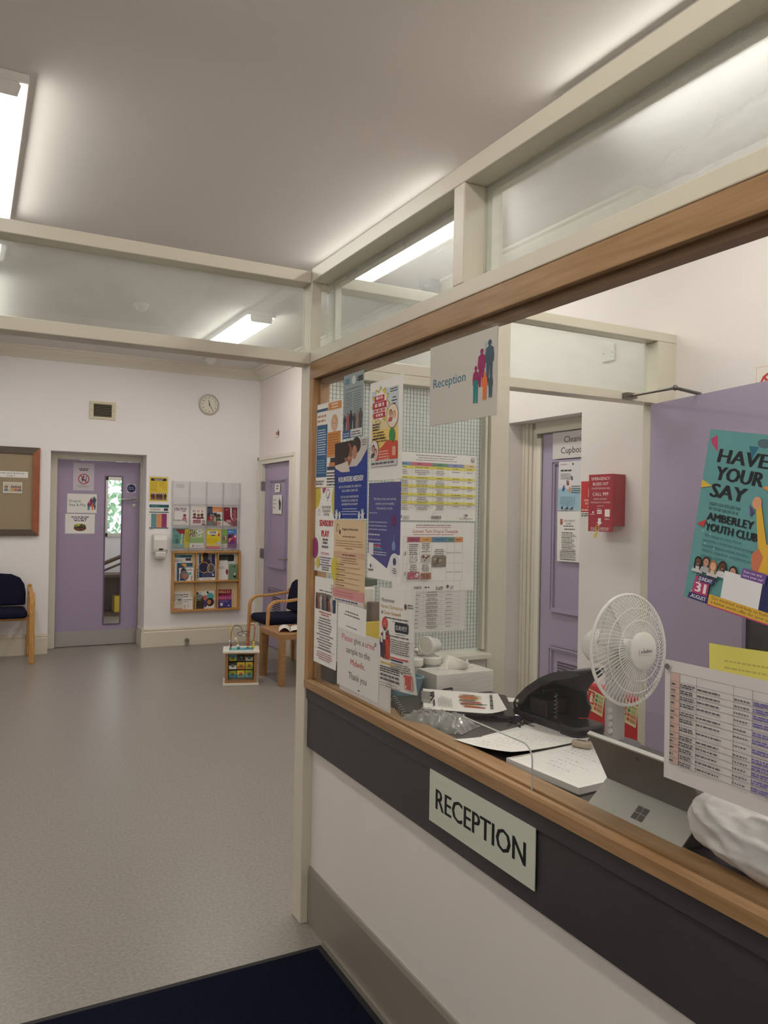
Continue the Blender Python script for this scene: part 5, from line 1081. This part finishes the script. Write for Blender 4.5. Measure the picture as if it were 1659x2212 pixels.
# smoke detectors, cctv dome
def detector(x, y, label, r=.055):
    t = thing('smoke_detector', label, 'smoke detector', (x, y, ZC), 0, 'detectors on the ceiling')
    MB().lathe([(0, 0), (r, 0), (r, -.022), (r*.82, -.030), (0, -.030)], WHITEP, 28).build('detector_base', t, smooth=True)
    MB().lathe([(r*.6, -.029), (r*.62, -.046), (r*.4, -.058), (0, -.060)], WHITEP, 24).build('sensor_head', t, smooth=True)
    for k in range(4): MB().box(r*.55, r*.72, -.006, .006, -.046, -.028, WHITEP, Matrix.Rotation(PI/4+k*PI/2, 4, 'Z')).build('sensor_rib', t)
detector(1.13, 6.17, 'white smoke detector on the ceiling seen through middle of long transom glass'); detector(2.17, 8.00, 'white dome detector on the ceiling just below the transom, above the clock')
ct = thing('security_camera', 'grey domed security camera on the ceiling seen through the small transom pane', 'camera', (2.72, 4.53, ZC))
MB().lathe([(0, 0), (.085, 0), (.085, -.03), (.075, -.035), (0, -.035)], mat('cctv_grey', (150, 150, 152), .4), 28).build('camera_base', ct, smooth=True)
MB().lathe([(.07*math.cos(t*PI/16), -.033-.075*math.sin(t*PI/16)) for t in range(9)], mat('smoked_dome', (108, 110, 114), .12), 28).build('camera_dome', ct, smooth=True)
# alarm plate above door_3 and its notices
s = Sheet(.135, .115, (232, 224, 214), th=.004, seed=60); s.ell(.034, .058, .018, .018, (196, 50, 60)); s.rect(.065, .030, .05, .045, (70, 66, 70)); s.lines(.06, .088, .05, 2, .010, .005, GR); s.lines(.03, .012, .08, 1, .01, .006, K)
s.put('alarm_sign', onX(2.8592, 7.90, 2.222), 'small white plate with a red dot above the far panelled door', 'sign')
s = Sheet(.155, .090, seed=61); s.lines(.02, .058, .12, 2, .028, .016, K, 'c', word=1.2); s.put('door_sign', onX(2.866, 7.905, 1.655), 'small white plate with two lines of lettering, upper on the far panelled door', 'sign')
s = Sheet(.275, .200, seed=62); s.text(.02, .140, 'Midwife', .020, (60, 66, 76), 'l', .09, .006); s.text(.02, .100, "Nurse's", .020, (60, 66, 76), 'l', .09, .006); s.text(.02, .060, 'Room', .020, (60, 66, 76), 'l', .07, .006); s.person(.205, .04, .13, (60, 62, 70), 1.2); s.person(.235, .04, .105, (70, 72, 80), 1.2)
s.put('sign', onX(2.866, 7.962, 1.425), 'white sign with grey silhouettes, lower on the far panelled door', 'sign')
# door stop
ds = thing('door_stop', 'small metal floor door stop by the far skirting board', 'door stop', (2.075, 8.365, 0))
MB().lathe([(0, 0), (.022, 0), (.022, .006), (.010, .010), (.010, .05), (0, .05)], STEEL, 18).build('stop_post', ds, smooth=True)
MB().lathe([(0, -.018), (.020, -.018), (.022, -.012), (.022, .014), (0, .018)], mat('grey_rubber', (120, 116, 110), .5), 18, Matrix.Translation((0, 0, .055)) @ Matrix.Rotation(PI/2, 4, 'X')).build('rubber_buffer', ds, smooth=True)

# chairs
def chair(label, loc, rotz):
    t = thing('armchair', label, 'chair', loc, rotz, 'bentwood visitor chairs')
    for sx in (-1, 1):
        x = sx*.262
        p = [(x, -.25, 0)] + [(x, -.25+.004*i, .55*i/5) for i in range(1, 6)] + [(x, -.23+.09-.09*math.cos(a*PI/16), .55+.09*math.sin(a*PI/16)) for a in range(1, 9)] + [(x, y, .64+.012*k) for k, y in enumerate((-.05, .06, .16))]
        MB().tube(p, 0, BEECH, flat=(.046, .024), up=Vector((0, 1, .6)) if False else Vector((0, 1, 0.0001))).build('arm_frame', t, bev=.004) if False else None
        b = MB(); w = .024; rings = []
        for i, q in enumerate(p):
            a = Vector(p[max(i-1, 0)]); c = Vector(p[min(i+1, len(p)-1)]); d = (c-a).normalized(); n = Vector((0, -d.z, d.y))
            rings.append([b.bm.verts.new(Vector(q)+Vector((ex, 0, 0))+n*en) for ex, en in ((-w, -.011), (w, -.011), (w, .011), (-w, .011))])
        for r0_, r1_ in zip(rings, rings[1:]):
            for k in range(4): b.face([r0_[k], r0_[(k+1) % 4], r1_[(k+1) % 4], r1_[k]], BEECH)
        b.face(rings[0], BEECH); b.face(rings[-1], BEECH); b.build('arm', t, bev=.004, smooth=True)
        MB().prism([(.20, 0), (.226, 0), (.216, .45), (.186, .70), (.160, .70), (.190, .45)], 'x', x-.018, x+.018, BEECH).build('rear_leg', t, bev=.004)
        MB().box(x-.012, x+.012, -.232, .20, .385, .420, BEECH).build('side_rail', t, bev=.003)
    for y in (-.16, .14): MB().box(-.25, .25, y-.012, y+.012, .392, .418, BEECH).build('cross_rail', t, bev=.002)
    b = MB(); prof_ = rrect(-.225, .225, -.245, .21, .06, 6)
    b.prism(prof_, 'z', .420, .487, NAVYF); b.build('seat', t, bev=.022, smooth=True)
    b = MB()
    out = [(-.225, .50), (.225, .50), (.228, .62), (.215, .70), (.175, .765), (.10, .800), (0, .808), (-.10, .800), (-.175, .765), (-.215, .70), (-.228, .62)]
    Mb = Matrix.Translation((0, .165, .5)) @ Matrix.Rotation(math.radians(-8), 4, 'X') @ Matrix.Translation((0, -.165, -.5))
    b.prism(out, 'y', .120, .165, NAVYF, Mb); b.build('backrest', t, bev=.016, smooth=True)
    return t
chair('navy upholstered bentwood armchair under the notice board, against the far wall', (.262, 8.155, 0), 0)
chair('navy upholstered bentwood armchair behind oak side table, by right wall door', (2.605, 6.925, 0), -PI/2)
# side table and booklet
st = thing('side_table', 'square oak-effect side table in front of the right-hand armchair', 'table', (2.535, 6.365, 0))
MB().box(-.25, .25, -.265, .265, .385, .430, PINE).build('tabletop', st, bev=.002)
for x in (-.225, .225):
    for y in (-.238, .238): MB().box(x-.025, x+.025, y-.027, y+.027, 0, .385, PINE).build('leg', st, bev=.002)
b = MB(); PG = mat('booklet_page', (226, 220, 212), .6)
b.grid(lambda u, v: Vector((-.11+.10*u, -.14+.28*v, .002+.035*math.sin(PI*u)*(1-.3*v))), 10, 8, PG); b.grid(lambda u, v: Vector((-.01+.17*u, -.14+.28*v, .002+.030*math.exp(-3*u)*u*4+.004)), 10, 6, PG); bo = b.build('booklet', loc=(2.47, 6.33, .431), rot=(0, 0, -.35), smooth=True, solid=.0012)
tag(bo, 'open white booklet splayed face up on the oak side table', 'booklet')
# toy activity cube
ty = thing('activity_cube', 'wooden toy activity cube topped with a bead maze, on the floor', 'toy', (2.045, 6.395, 0), math.radians(-17))
TW = mat('toy_wood', (168, 122, 78), .45, noise=.2, nscale=12, stretch=(10, 10, 2)); TWH = mat('toy_white', (230, 224, 212), .4)
MB().box(-.148, .148, -.125, .125, 0, .018, TWH).build('base_plate', ty, bev=.003)
b = MB()
for x in (-.13, .106):
    for y in (-.108, .084): b.box(x, x+.024, y, y+.024, .018, .268, TW)
for y in (-.108, .094): b.box(-.106, .106, y, y+.014, .018, .042, TW); b.box(-.106, .106, y, y+.014, .256, .268, TW)
b.box(-.13, -.122, -.084, .084, .018, .268, TW); b.box(.122, .13, -.084, .084, .018, .268, TW); b.build('cube_frame', ty)
b = MB(); b.box(-.150, .150, -.128, .128, .268, .286, TWH); b.build('top_plate', ty, bev=.003)
s = Sheet(.20, .14, (104, 172, 186), th=.0006, seed=63); s.poly([(.02, .02), (.06, .05), (.10, .03), (.08, .10), (.03, .09)], (150, 196, 150)); s.poly([(.12, .05), (.17, .04), (.18, .09), (.14, .11)], (70, 132, 170)); s.ell(.16, .03, .015, .01, (226, 206, 90))
pp = s.mb.build('picture_panel', ty, recalc=False); pp.matrix_local = Matrix.Translation((-.10, -.09, .2869))
TC = {'y': (226, 196, 62), 'g': (170, 176, 60), 'b': (96, 160, 176), 'd': (70, 62, 52), 't': (132, 178, 170), 'w': (226, 222, 210), 'o': (206, 130, 60)}
MB().box(-.106, .106, .03, .034, .042, .256, DARK).build('inner_panel', ty)
for r_, row in enumerate((('bg', 'dd', 'dw'), ('dw', 'yo', 'yg'), ('gb', 'yt', 'gt'))):
    for c_2, (c0, c1) in enumerate(row):
        tl = thing  # tiles turn on rods
        b = MB(); x = -.100+c_2*.068; z = .190-r_*.070; tilt = (.1, -.5, .15)[(r_+c_2) % 3] if 'd' in (c0, c1) else .05*((r_+c_2) % 3)
        Mt = Matrix.Translation((x+.032, -.045, z+.03)) @ Matrix.Rotation(tilt, 4, 'X')
        b.box(-.0315, .0315, -.004, .004, -.030, .030, ink(TC['w']), Mt); b.box(-.031, .031, -.0046, -.004, 0, .030, ink(TC[c0]), Mt); b.box(-.031, .031, -.0046, -.004, -.030, 0, ink(TC[c1]), Mt)
        b.box(-.012, .014, -.0052, -.0046, -.014, .010, ink((150, 110, 80) if c0 == 'y' else (96, 120, 100)), Mt); b.build('picture_tile', ty)
for k in range(3): MB().tube([(-.110, -.045, .220-k*.070), (.110, -.045, .220-k*.070)], .003, STEEL, 6).build('tile_rod', ty)
def wire(nm, pts, c, r=.0026):
    P = [Vector(p) for p in pts]; out = []
    for i in range(len(P)-1):
        p0, p1, p2, p3 = P[max(i-1, 0)], P[i], P[i+1], P[min(i+2, len(P)-1)]
        for k in range(6):
            t = k/6; out.append(.5*((2*p1)+(p2-p0)*t+(2*p0-5*p1+4*p2-p3)*t*t+(-p0+3*p1-3*p2+p3)*t**3))
    out.append(P[-1]); return MB().tube(out, r, mat('wire_'+nm, c, .35), 6).build('bead_wire', ty, smooth=True)
wire('purple', [(-.085, -.03, .286), (-.085, -.03, .42), (-.06, -.03, .482), (-.015, -.02, .478), (.010, -.01, .43), (.02, .0, .405), (.06, .02, .41), (.05, .05, .425), (-.02, .05, .415), (-.03, .03, .40), (.03, .01, .39), (.07, .01, .395)], (70, 52, 92))
wire('red', [(.055, .02, .286), (.058, .02, .43), (.070, .02, .478), (.095, .02, .486), (.112, .02, .465), (.108, .02, .40), (.100, .0, .33), (.098, -.02, .286)], (150, 44, 56))
wire('yellow', [(-.095, .03, .286), (-.095, .03, .46), (-.08, .03, .478), (-.085, .0, .43), (-.07, -.02, .39), (-.04, -.03, .372), (-.025, -.04, .33), (-.025, -.04, .286)], (226, 200, 80))
wire('orange', [(.062, .05, .286), (.066, .05, .44), (.085, .05, .468), (.11, .045, .455), (.112, .04, .36), (.105, .03, .30)], (220, 140, 60))
for x, y, z, r, c in ((-.092, .03, .345, .012, (226, 220, 214)), (-.085, -.03, .318, .012, (120, 40, 76)), (-.095, .03, .300, .011, (230, 226, 220)), (-.045, -.03, .372, .012, (226, 216, 196)), (-.028, -.04, .315, .013, (230, 226, 216)), (-.022, -.04, .298, .013, (70, 140, 132)), (.020, 0, .396, .011, (230, 224, 214)), (.055, .02, .322, .013, (190, 56, 76)), (.055, .02, .300, .011, (190, 196, 90)), (.100, -.01, .318, .012, (216, 160, 130)), (.099, -.018, .302, .014, (206, 206, 60)), (.104, .0, .335, .010, (226, 206, 70))):
    MB().ball((x, y, z), r, mat('bead_%d_%d_%d' % c, c, .35), 12).build('bead', ty, smooth=True)

# leaflet racks
ACR = glass('acrylic', (.985, .985, .99), haze=.06, hazecol=(.93, .93, .95), refl=1.6)
RX, RZ = 1.893, 1.755
fx = lambda zx: RX + (zx/7.135-11)*.00509
fz = lambda zy: RZ - (zy/7.135-11.5)*.00502 - .004
ar = thing('acrylic_leaflet_rack', 'clear acrylic wall rack of twelve pockets, its top row empty', 'leaflet rack', (RX, WY, 1.005))
MB().box(0, .745, -.004, 0, 0, .752, ACR).build('back_sheet', ar)
for i, x in enumerate((0, .183, .368, .552, .738)):
    MB().box(x, x+.007, -.055, -.004, 0, .752, ACR).build('divider', ar, bev=.001)
for r_ in range(3):
    z = .010+r_*.248
    for c_2 in range(4):
        x0 = (.007, .190, .375, .559)[c_2]; x1 = (.183, .368, .552, .738)[c_2]
        b = MB(); b.box(x0, x1, -.052, -.049, z, z+.075, ACR); b.box(x0, x1, -.049, -.004, z, z+.003, ACR); b.build('pocket', ar)
s = Sheet(.085, .035, (206, 200, 202), seed=64); s.put('pocket_card', onY(WY-.006, fx(145), fz(165)), 'faint blank card strip in the top left pocket of the acrylic rack', 'card')
wr = thing('wooden_leaflet_rack', 'beech-framed wall rack with six compartments below the acrylic rack', 'leaflet rack', (1.905, WY, .360))
b = MB(); b.box(0, .747, -.075, 0, 0, .022, BEECH); b.box(0, .747, -.060, 0, .628, .648, BEECH); b.box(0, .022, -.06, 0, .022, .628, BEECH); b.box(.725, .747, -.06, 0, .022, .628, BEECH); b.build('frame', wr, bev=.003)
MB().box(.022, .725, -.006, 0, .022, .628, mat('cream_board', (216, 192, 150), .6)).build('back_board', wr)
MB().box(.022, .725, -.072, -.006, .314, .330, BEECH).build('shelf', wr, bev=.002)
for x in (.250, .490):
    for z0, z1 in ((.022, .314), (.330, .628)): MB().box(x, x+.011, -.055, -.006, z0, z1, BEECH).build('divider', wr)
def leaf(x0, y0, x1, y1, rgb, label, draw=None, dep=.02, rot=0.0, lean=.10, name='leaflet'):
    """leaflet given by its corners on the rack front; leans back a little"""
    X0, X1, Z0, Z1 = fx(x0), fx(x1), fz(y1), fz(y0); s = Sheet(X1-X0, Z1-Z0, rgb, th=.0015, seed=int(x0+y0))
    if draw: draw(s, s.w, s.h)
    lean = min(lean, (dep-.009)/s.h); M = frameM((X0, WY-dep, Z0), (1, 0, 0), (0, lean, 1), rot); return s.put(name, M, label, 'leaflet', None)
T = lambda x, y, h, c, n=2, al='l', wd=3: (lambda s, w, hh: s.lines(x*w, y*hh, .8*w, n, h*2.2, h, c, al, word=wd))
def dA1(s, w, h): s.lines(.08*w, .86*h, .8*w, 3, .016, .009, (110, 60, 120)); s.portrait(.75*w, .5*h, .016, (160, 80, 96), (90, 60, 70), (196, 110, 140)); s.rect(.6*w, .22*h, .22*w, .14*h, (200, 120, 150)); s.line(0, .28*h, w, .28*h, .003, (150, 140, 160)); s.ell(.85*w, .2*h, .01, .01, (80, 110, 106))
leaf(105, 455, 335, 745, (230, 224, 222), 'white leaflet with purple heading, first in the middle acrylic row', dA1, .016)
leaf(118, 530, 235, 662, (226, 220, 216), 'blank white card in front of the first leaflet, middle acrylic row', None, .032, name='card')
def dA2(s, w, h):
    for i, (t, c) in enumerate((('M', (80, 84, 92)), ('M', (200, 70, 70)), ('R', (190, 90, 80)))): s.text((.22+.27*i)*w, .68*h, t, .024, c, 'c', None, .02)
    for x, y, sk, ha in ((.25, .55, (120, 84, 66), (50, 40, 40)), (.5, .52, (150, 110, 90), (60, 44, 40)), (.72, .54, (100, 72, 60), (40, 36, 36)), (.82, .2, (196, 150, 126), (44, 38, 40))): s.portrait(x*w, y*h, .016, sk, ha, (120, 56, 70))
    s.rect(.15*w, .12*h, .5*w, .18*h, (150, 66, 92)); s.rect(.2*w, .04*h, .45*w, .06*h, (226, 222, 216))
leaf(365, 448, 605, 750, (232, 226, 218), 'white leaflet with red and grey capitals and faces, middle acrylic row', dA2, .018)
leaf(605, 452, 705, 740, (62, 66, 84), 'dark navy leaflet edge, third pocket of middle acrylic row', T(.1, .85, .008, (110, 120, 140), 3), .014)
def dA3(s, w, h): s.rect(0, .72*h, w, .26*h, (224, 142, 84)); s.lines(.1*w, .82*h, .7*w, 2, .016, .006, (240, 210, 180)); s.portrait(.65*w, .5*h, .022, (110, 80, 66), (40, 36, 36), (90, 110, 70)); s.rect(.5*w, .05*h, .35*w, .16*h, (200, 110, 70))
leaf(698, 450, 850, 750, (226, 220, 214), 'orange-topped white leaflet, third pocket of middle acrylic row', dA3, .017)
def dA4(s, w, h): s.lines(.2*w, .85*h, .6*w, 2, .014, .006, (200, 200, 196), 'c'); s.rect(.1*w, .35*h, .8*w, .4*h, (150, 44, 52)); s.portrait(.42*w, .62*h, .016, (206, 160, 140), (90, 50, 50), (190, 60, 66)); s.ell(.78*w, .5*h, .016, .03, (150, 170, 150)); s.rect(.05*w, .05*h, .6*w, .2*h, (70, 88, 84)); s.ell(.85*w, .16*h, .008, .008, (206, 60, 60))
leaf(615, 545, 768, 745, (52, 54, 58), 'small dark leaflet with red picture in front, third pocket of middle acrylic row', dA4, .030)
def dA5(s, w, h):
    s.poly([(.5*w, h), (.62*w, h), (.62*w, .5*h), (.72*w, .28*h), (.62*w, .35*h), (.52*w, .55*h)], (228, 222, 218)); s.poly([(0, 0), (.62*w, 0), (0, .3*h)], (226, 216, 212)); s.rect(.25*w, .18*h, .3*w, .15*h, (196, 150, 146)); 
    for i in range(3): s.lines(.2*w+.05*i, .85*h-.05*i, .2*w, 1, .01, .01, (200, 150, 156))
    for i in range(5): s.rect((.72+.045*i)*w, .25*h, .022*w, .65*h, (190, 130, 140))
leaf(862, 460, 1090, 748, (132, 36, 58), 'maroon leaflet with sideways lettering, last in the middle acrylic row', dA5, .018)
def dB1(s, w, h): s.poly([(.2*w, .95*h), (.85*w, .95*h), (.85*w, .7*h), (.5*w, .7*h)], (150, 52, 56)); s.text(.62*w, .2*h, 'HEALTHY', .022, (232, 228, 206), 'l', .115, .02, rot=1.45); s.ell(.3*w, .35*h, .02, .03, (70, 110, 104)); s.ell(.25*w, .6*h, .02, .02, (96, 140, 130)); s.lines(.78*w, .2*h, .1, 1, .01, .012, (226, 190, 80), rot=1.45)
leaf(100, 790, 332, 1095, (104, 156, 148), 'teal leaflet with sideways heading, first in the bottom acrylic row', dB1, .016)
leaf(272, 800, 345, 1090, (200, 184, 50), 'yellow leaflet slipped in at a tilt beside the teal one, bottom acrylic row', T(.2, .8, .008, (110, 100, 40), 6), .028, -.05)
def dB2(s, w, h):
    for k in range(26): s.ell(s.r.uniform(.03, .55)*w, s.r.uniform(.62, .97)*h, .006, .010, s.r.choice(((60, 60, 62), (150, 60, 60), (200, 200, 196))), 8)
    s.ell(.72*w, .88*h, .038, .022, (232, 230, 226)); s.lines(.55*w, .87*h, .34*w, 1, .01, .008, K, 'c'); s.rect(.58*w, .60*h, .26*w, .12*h, (226, 226, 206)); s.lines(.62*w, .64*h, .18*w, 1, .01, .009, K); s.rect(0, .26*h, w, .28*h, (150, 178, 120)); s.rect(0, 0, w, .26*h, (228, 224, 220)); s.ell(.25*w, .12*h, .008, .012, (70, 60, 90)); s.lines(.4*w, .1*h, .45*w, 1, .01, .005, GR)
leaf(355, 802, 572, 1095, (176, 196, 146), 'green and white leaflet with doodles, second in the bottom acrylic row', dB2, .018)
def dB3(s, w, h): s.poly(rrect(.15*w, .82*w, .74*h, .92*h, .008, 3), (232, 230, 224)); s.lines(.2*w, .85*h, .58*w, 2, .012, .008, K, 'c', word=5); s.rect(.38*w, .66*h, .26*w, .06*h, (60, 86, 130)); s.ell(.88*w, .72*h, .012, .016, (206, 60, 56)); s.lines(.1*w, .52*h, .75*w, 5, .012, .0035, (190, 160, 40)); s.rect(.75*w, .2*h, .2*w, .16*h, (196, 196, 210)); s.rect(0, 0, w, .14*h, (206, 80, 120)); s.ell(.9*w, .1*h, .012, .012, (226, 110, 110))
leaf(600, 802, 832, 1108, (228, 204, 48), 'bright yellow leaflet with pink foot, third in the bottom acrylic row', dB3, .018)
def dB4(s, w, h): s.rect(0, .7*h, w, .3*h, (150, 190, 80)); s.ell(.4*w, .5*h, .012, .02, (150, 70, 60)); s.rect(.6*w, .45*h, .15*w, .2*h, (220, 220, 210)); s.rect(0, 0, w, .22*h, (226, 222, 218)); s.lines(.1*w, .08*h, .5*w, 1, .01, .008, K)
leaf(850, 800, 942, 1092, (130, 160, 90), 'narrow green leaflet, left of the blue one in the last bottom acrylic pocket', dB4, .014)
def dB5(s, w, h):
    s.rect(0, .72*h, w, .28*h, (86, 140, 200)); s.lines(.15*w, .86*h, .5*w, 1, .01, .008, (220, 230, 240))
    for x, y, r, c in ((.3, .6, .2, (60, 50, 76)), (.55, .66, .16, (112, 60, 110)), (.7, .5, .22, (190, 60, 110)), (.35, .42, .18, (224, 160, 90)), (.55, .3, .25, (120, 56, 120)), (.3, .18, .2, (90, 50, 110)), (.85, .62, .1, (230, 226, 226)), (.8, .2, .18, (126, 60, 124))): s.ell(x*w, y*h, r*w, r*h*.7, c)
leaf(935, 798, 1088, 1098, (150, 90, 140), 'blue and magenta illustrated leaflet, last in the bottom acrylic row', dB5, .020)
# wooden rack, upper row
def dC1(s, w, h): s.rect(0, .88*h, w, .1*h, (44, 100, 112)); s.lines(.05*w, .91*h, .4*w, 1, .01, .008, (150, 190, 190)); s.rect(.68*w, .76*h, .28*w, .1*h, (80, 70, 74)); s.lines(.05*w, .78*h, .5*w, 2, .015, .006, GR); s.rect(.05*w, .1*h, .06*w, .5*h, (90, 100, 110))
leaf(105, 1190, 398, 1592, (226, 222, 218), 'white leaflet with teal header at the back, upper left compartment of wooden rack', dC1, .012, lean=.06)
leaf(178, 1318, 408, 1592, (56, 88, 120), 'blue leaflet in the middle of the stack, upper left compartment of wooden rack', lambda s, w, h: (s.rect(.3*w, .80*h, .3*w, .15*h, (220, 160, 70)), s.rect(.5*w, .6*h, .5*w, .2*h, (150, 160, 170)), s.rect(.1*w, .55*h, .3*w, .3*h, (80, 66, 80))), .026, lean=.06)
def dC3(s, w, h): s.ell(.3*w, .75*h, .03, .035, (60, 60, 70)); s.ell(.35*w, .4*h, .05, .055, (120, 104, 112)); s.ell(.4*w, .38*h, .025, .03, (170, 120, 100)); s.rect(.55*w, .45*h, .3*w, .2*h, (110, 170, 160)); s.lines(.4*w, .86*h, .5*w, 2, .012, .006, GR); s.rect(.05*w, .03*h, .3*w, .18*h, (56, 66, 100)); s.lines(.8*w, .3*h, .15*w, 5, .012, .006, K)
leaf(202, 1392, 420, 1592, (230, 226, 222), 'white leaflet with round drawings at the front, upper left compartment of wooden rack', dC3, .040, lean=.06)
leaf(450, 1188, 532, 1592, (206, 216, 224), 'pale blue-white leaflet edge, upper middle compartment of wooden rack', lambda s, w, h: [s.ell(.5*w, y*h, .008, .010, (60, 110, 120)) for y in (.12, .2, .3, .4)], .012, lean=.06)
def dC4(s, w, h):
    s.rect(.22*w, .0, .78*w, h, (40, 48, 92)); s.rect(.10*w, .72*h, .14*w, .28*h, (224, 176, 66)); s.rect(.55*w, .62*h, .25*w, .38*h, (128, 122, 124)); s.ell(.4*w, .95*h, .035, .03, (52, 46, 50)); s.ell(.45*w, .62*h, .05, .06, (60, 46, 70)); s.ell(.75*w, .46*h, .042, .05, (206, 204, 206)); s.ell(.75*w, .46*h, .036, .044, (92, 84, 96)); s.lines(.2*w, .28*h, .5*w, 1, .01, .006, (220, 170, 80)); s.lines(.15*w, .22*h, .7*w, 3, .014, .005, (120, 126, 170)); s.rect(.82*w, .16*h, .12*w, .1*h, (200, 200, 210)); s.rect(0, 0, w, .11*h, (232, 228, 224)); s.lines(.2*w, .04*h, .6*w, 1, .01, .006, GR); s.ring(.3*w, .5*h, .06, .006, (214, 170, 70))
leaf(510, 1190, 752, 1592, (40, 48, 92), 'navy leaflet with yellow flashes and round photo, upper middle compartment of wooden rack', dC4, .022, lean=.06)
def dC5(s, w, h): s.poly(rrect(.0, .95*w, .72*h, .98*h, .015, 3), (36, 40, 42)); s.lines(.15*w, .86*h, .5*w, 2, .02, .006, (110, 130, 110)); s.rect(0, .0, w, .6*h, (230, 226, 222))
leaf(785, 1190, 1068, 1592, (206, 214, 214), 'dark-topped leaflet at the back, upper right compartment of wooden rack', dC5, .012, lean=.06)
leaf(795, 1290, 960, 1592, (230, 225, 219), 'white leaflet with a small red corner, upper right compartment of wooden rack', lambda s, w, h: (s.rect(0, .8*h, .2*w, .2*h, (200, 70, 70)), s.lines(.1*w, .65*h, .6*w, 2, .014, .005, GR), s.ell(.9*w, .4*h, .015, .03, (150, 60, 90))), .026, .03, lean=.06)
leaf(962, 1345, 1092, 1588, (112, 142, 112), 'sage green leaflet leaning at right, upper right compartment of wooden rack', lambda s, w, h: (s.rect(.45*w, .78*h, .35*w, .14*h, (90, 116, 90)), s.ell(.75*w, .25*h, .018, .025, (60, 56, 50)), s.ell(.72*w, .36*h, .012, .014, (220, 216, 206))), .034, -.04, lean=.06)
# wooden rack, lower row
def dD1(s, w, h): s.lines(.1*w, .8*h, .8*w, 3, .022, .008, GR); s.rect(.08*w, .5*h, .1*w, .08*h, (80, 80, 84)); s.text(.3*w, .5*h, 'J', .03, (80, 80, 84)); s.rect(.3*w, .3*h, .3*w, .5*h, (196, 196, 186)); s.lines(.35*w, .52*h, .5*w, 1, .01, .016, (100, 98, 104), word=1.5); s.rect(0, 0, w, .12*h, (206, 150, 140))
leaf(98, 1752, 392, 2042, (216, 212, 200), 'pale leaflet with pinkish foot, lower left compartment of wooden rack', dD1, .014, lean=.06)
leaf(262, 1842, 416, 2042, (230, 224, 218), 'smaller white leaflet in front, lower left compartment of wooden rack', lambda s, w, h: (s.rect(.1*w, .78*h, .85*w, .04*h, (80, 78, 84)), s.lines(.1*w, .62*h, .6*w, 1, .01, .006, GR), s.rect(.5*w, .15*h, .18*w, .4*h, (210, 206, 204)), s.lines(.1*w, .4*h, .3*w, 5, .012, .004, GR)), .030, lean=.06)
def dD2(s, w, h): s.rect(0, .74*h, w, .26*h, (226, 222, 216)); s.ell(.35*w, .9*h, .012, .012, K); s.lines(.5*w, .9*h, .3*w, 1, .01, .005, GR); s.ell(.5*w, .7*h, .04, .03, (130, 136, 140)); s.lines(.15*w, .6*h, .6*w, 2, .022, .011, (150, 150, 120), word=1.3); s.lines(.2*w, .1*h, .6*w, 2, .014, .004, (110, 110, 90))
leaf(440, 1762, 592, 2036, (62, 60, 48), 'dark olive leaflet with white top, lower middle compartment of wooden rack', dD2, .018, lean=.06)
def dD3(s, w, h): s.ell(.35*w, .92*h, .012, .012, K); s.ell(.6*w, .68*h, .042, .042, (96, 166, 166)); s.ell(.58*w, .38*h, .046, .046, (50, 46, 56)); s.ell(.5*w, .38*h, .022, .026, (196, 130, 70)); s.ell(.12*w, .4*h, .022, .06, (76, 62, 110)); s.ell(.1*w, .62*h, .02, .03, (206, 110, 100))
leaf(596, 1756, 750, 2036, (230, 226, 220), 'white leaflet with teal and dark circles, lower middle compartment of wooden rack', dD3, .020, lean=.06)
def dD4(s, w, h): s.text(.12*w, .80*h, 'HELLO', .028, (232, 190, 110), 'l', .78*w, .03); s.lines(.2*w, .70*h, .6*w, 1, .01, .018, (80, 36, 66), word=1.2); s.rect(0, .45*h, w, .16*h, (206, 96, 140)); s.poly([(.75*w, .45*h), (w, .62*h), (w, .7*h), (.6*w, .5*h)], (150, 90, 170)); s.rect(0, 0, w, .42*h, (74, 62, 132)); s.lines(.1*w, .36*h, .7*w, 2, .014, .005, (150, 130, 190)); s.rect(.28*w, .1*h, .16*w, .15*h, (226, 220, 230)); s.rect(.05*w, .08*h, .03*w, .18*h, (226, 220, 230)); s.ell(.82*w, .1*h, .008, .008, (226, 220, 230))
leaf(775, 1742, 1022, 2022, (150, 48, 76), 'maroon and purple leaflet headed in gold capitals, lower right compartment of wooden rack', dD4, .022, lean=.06)
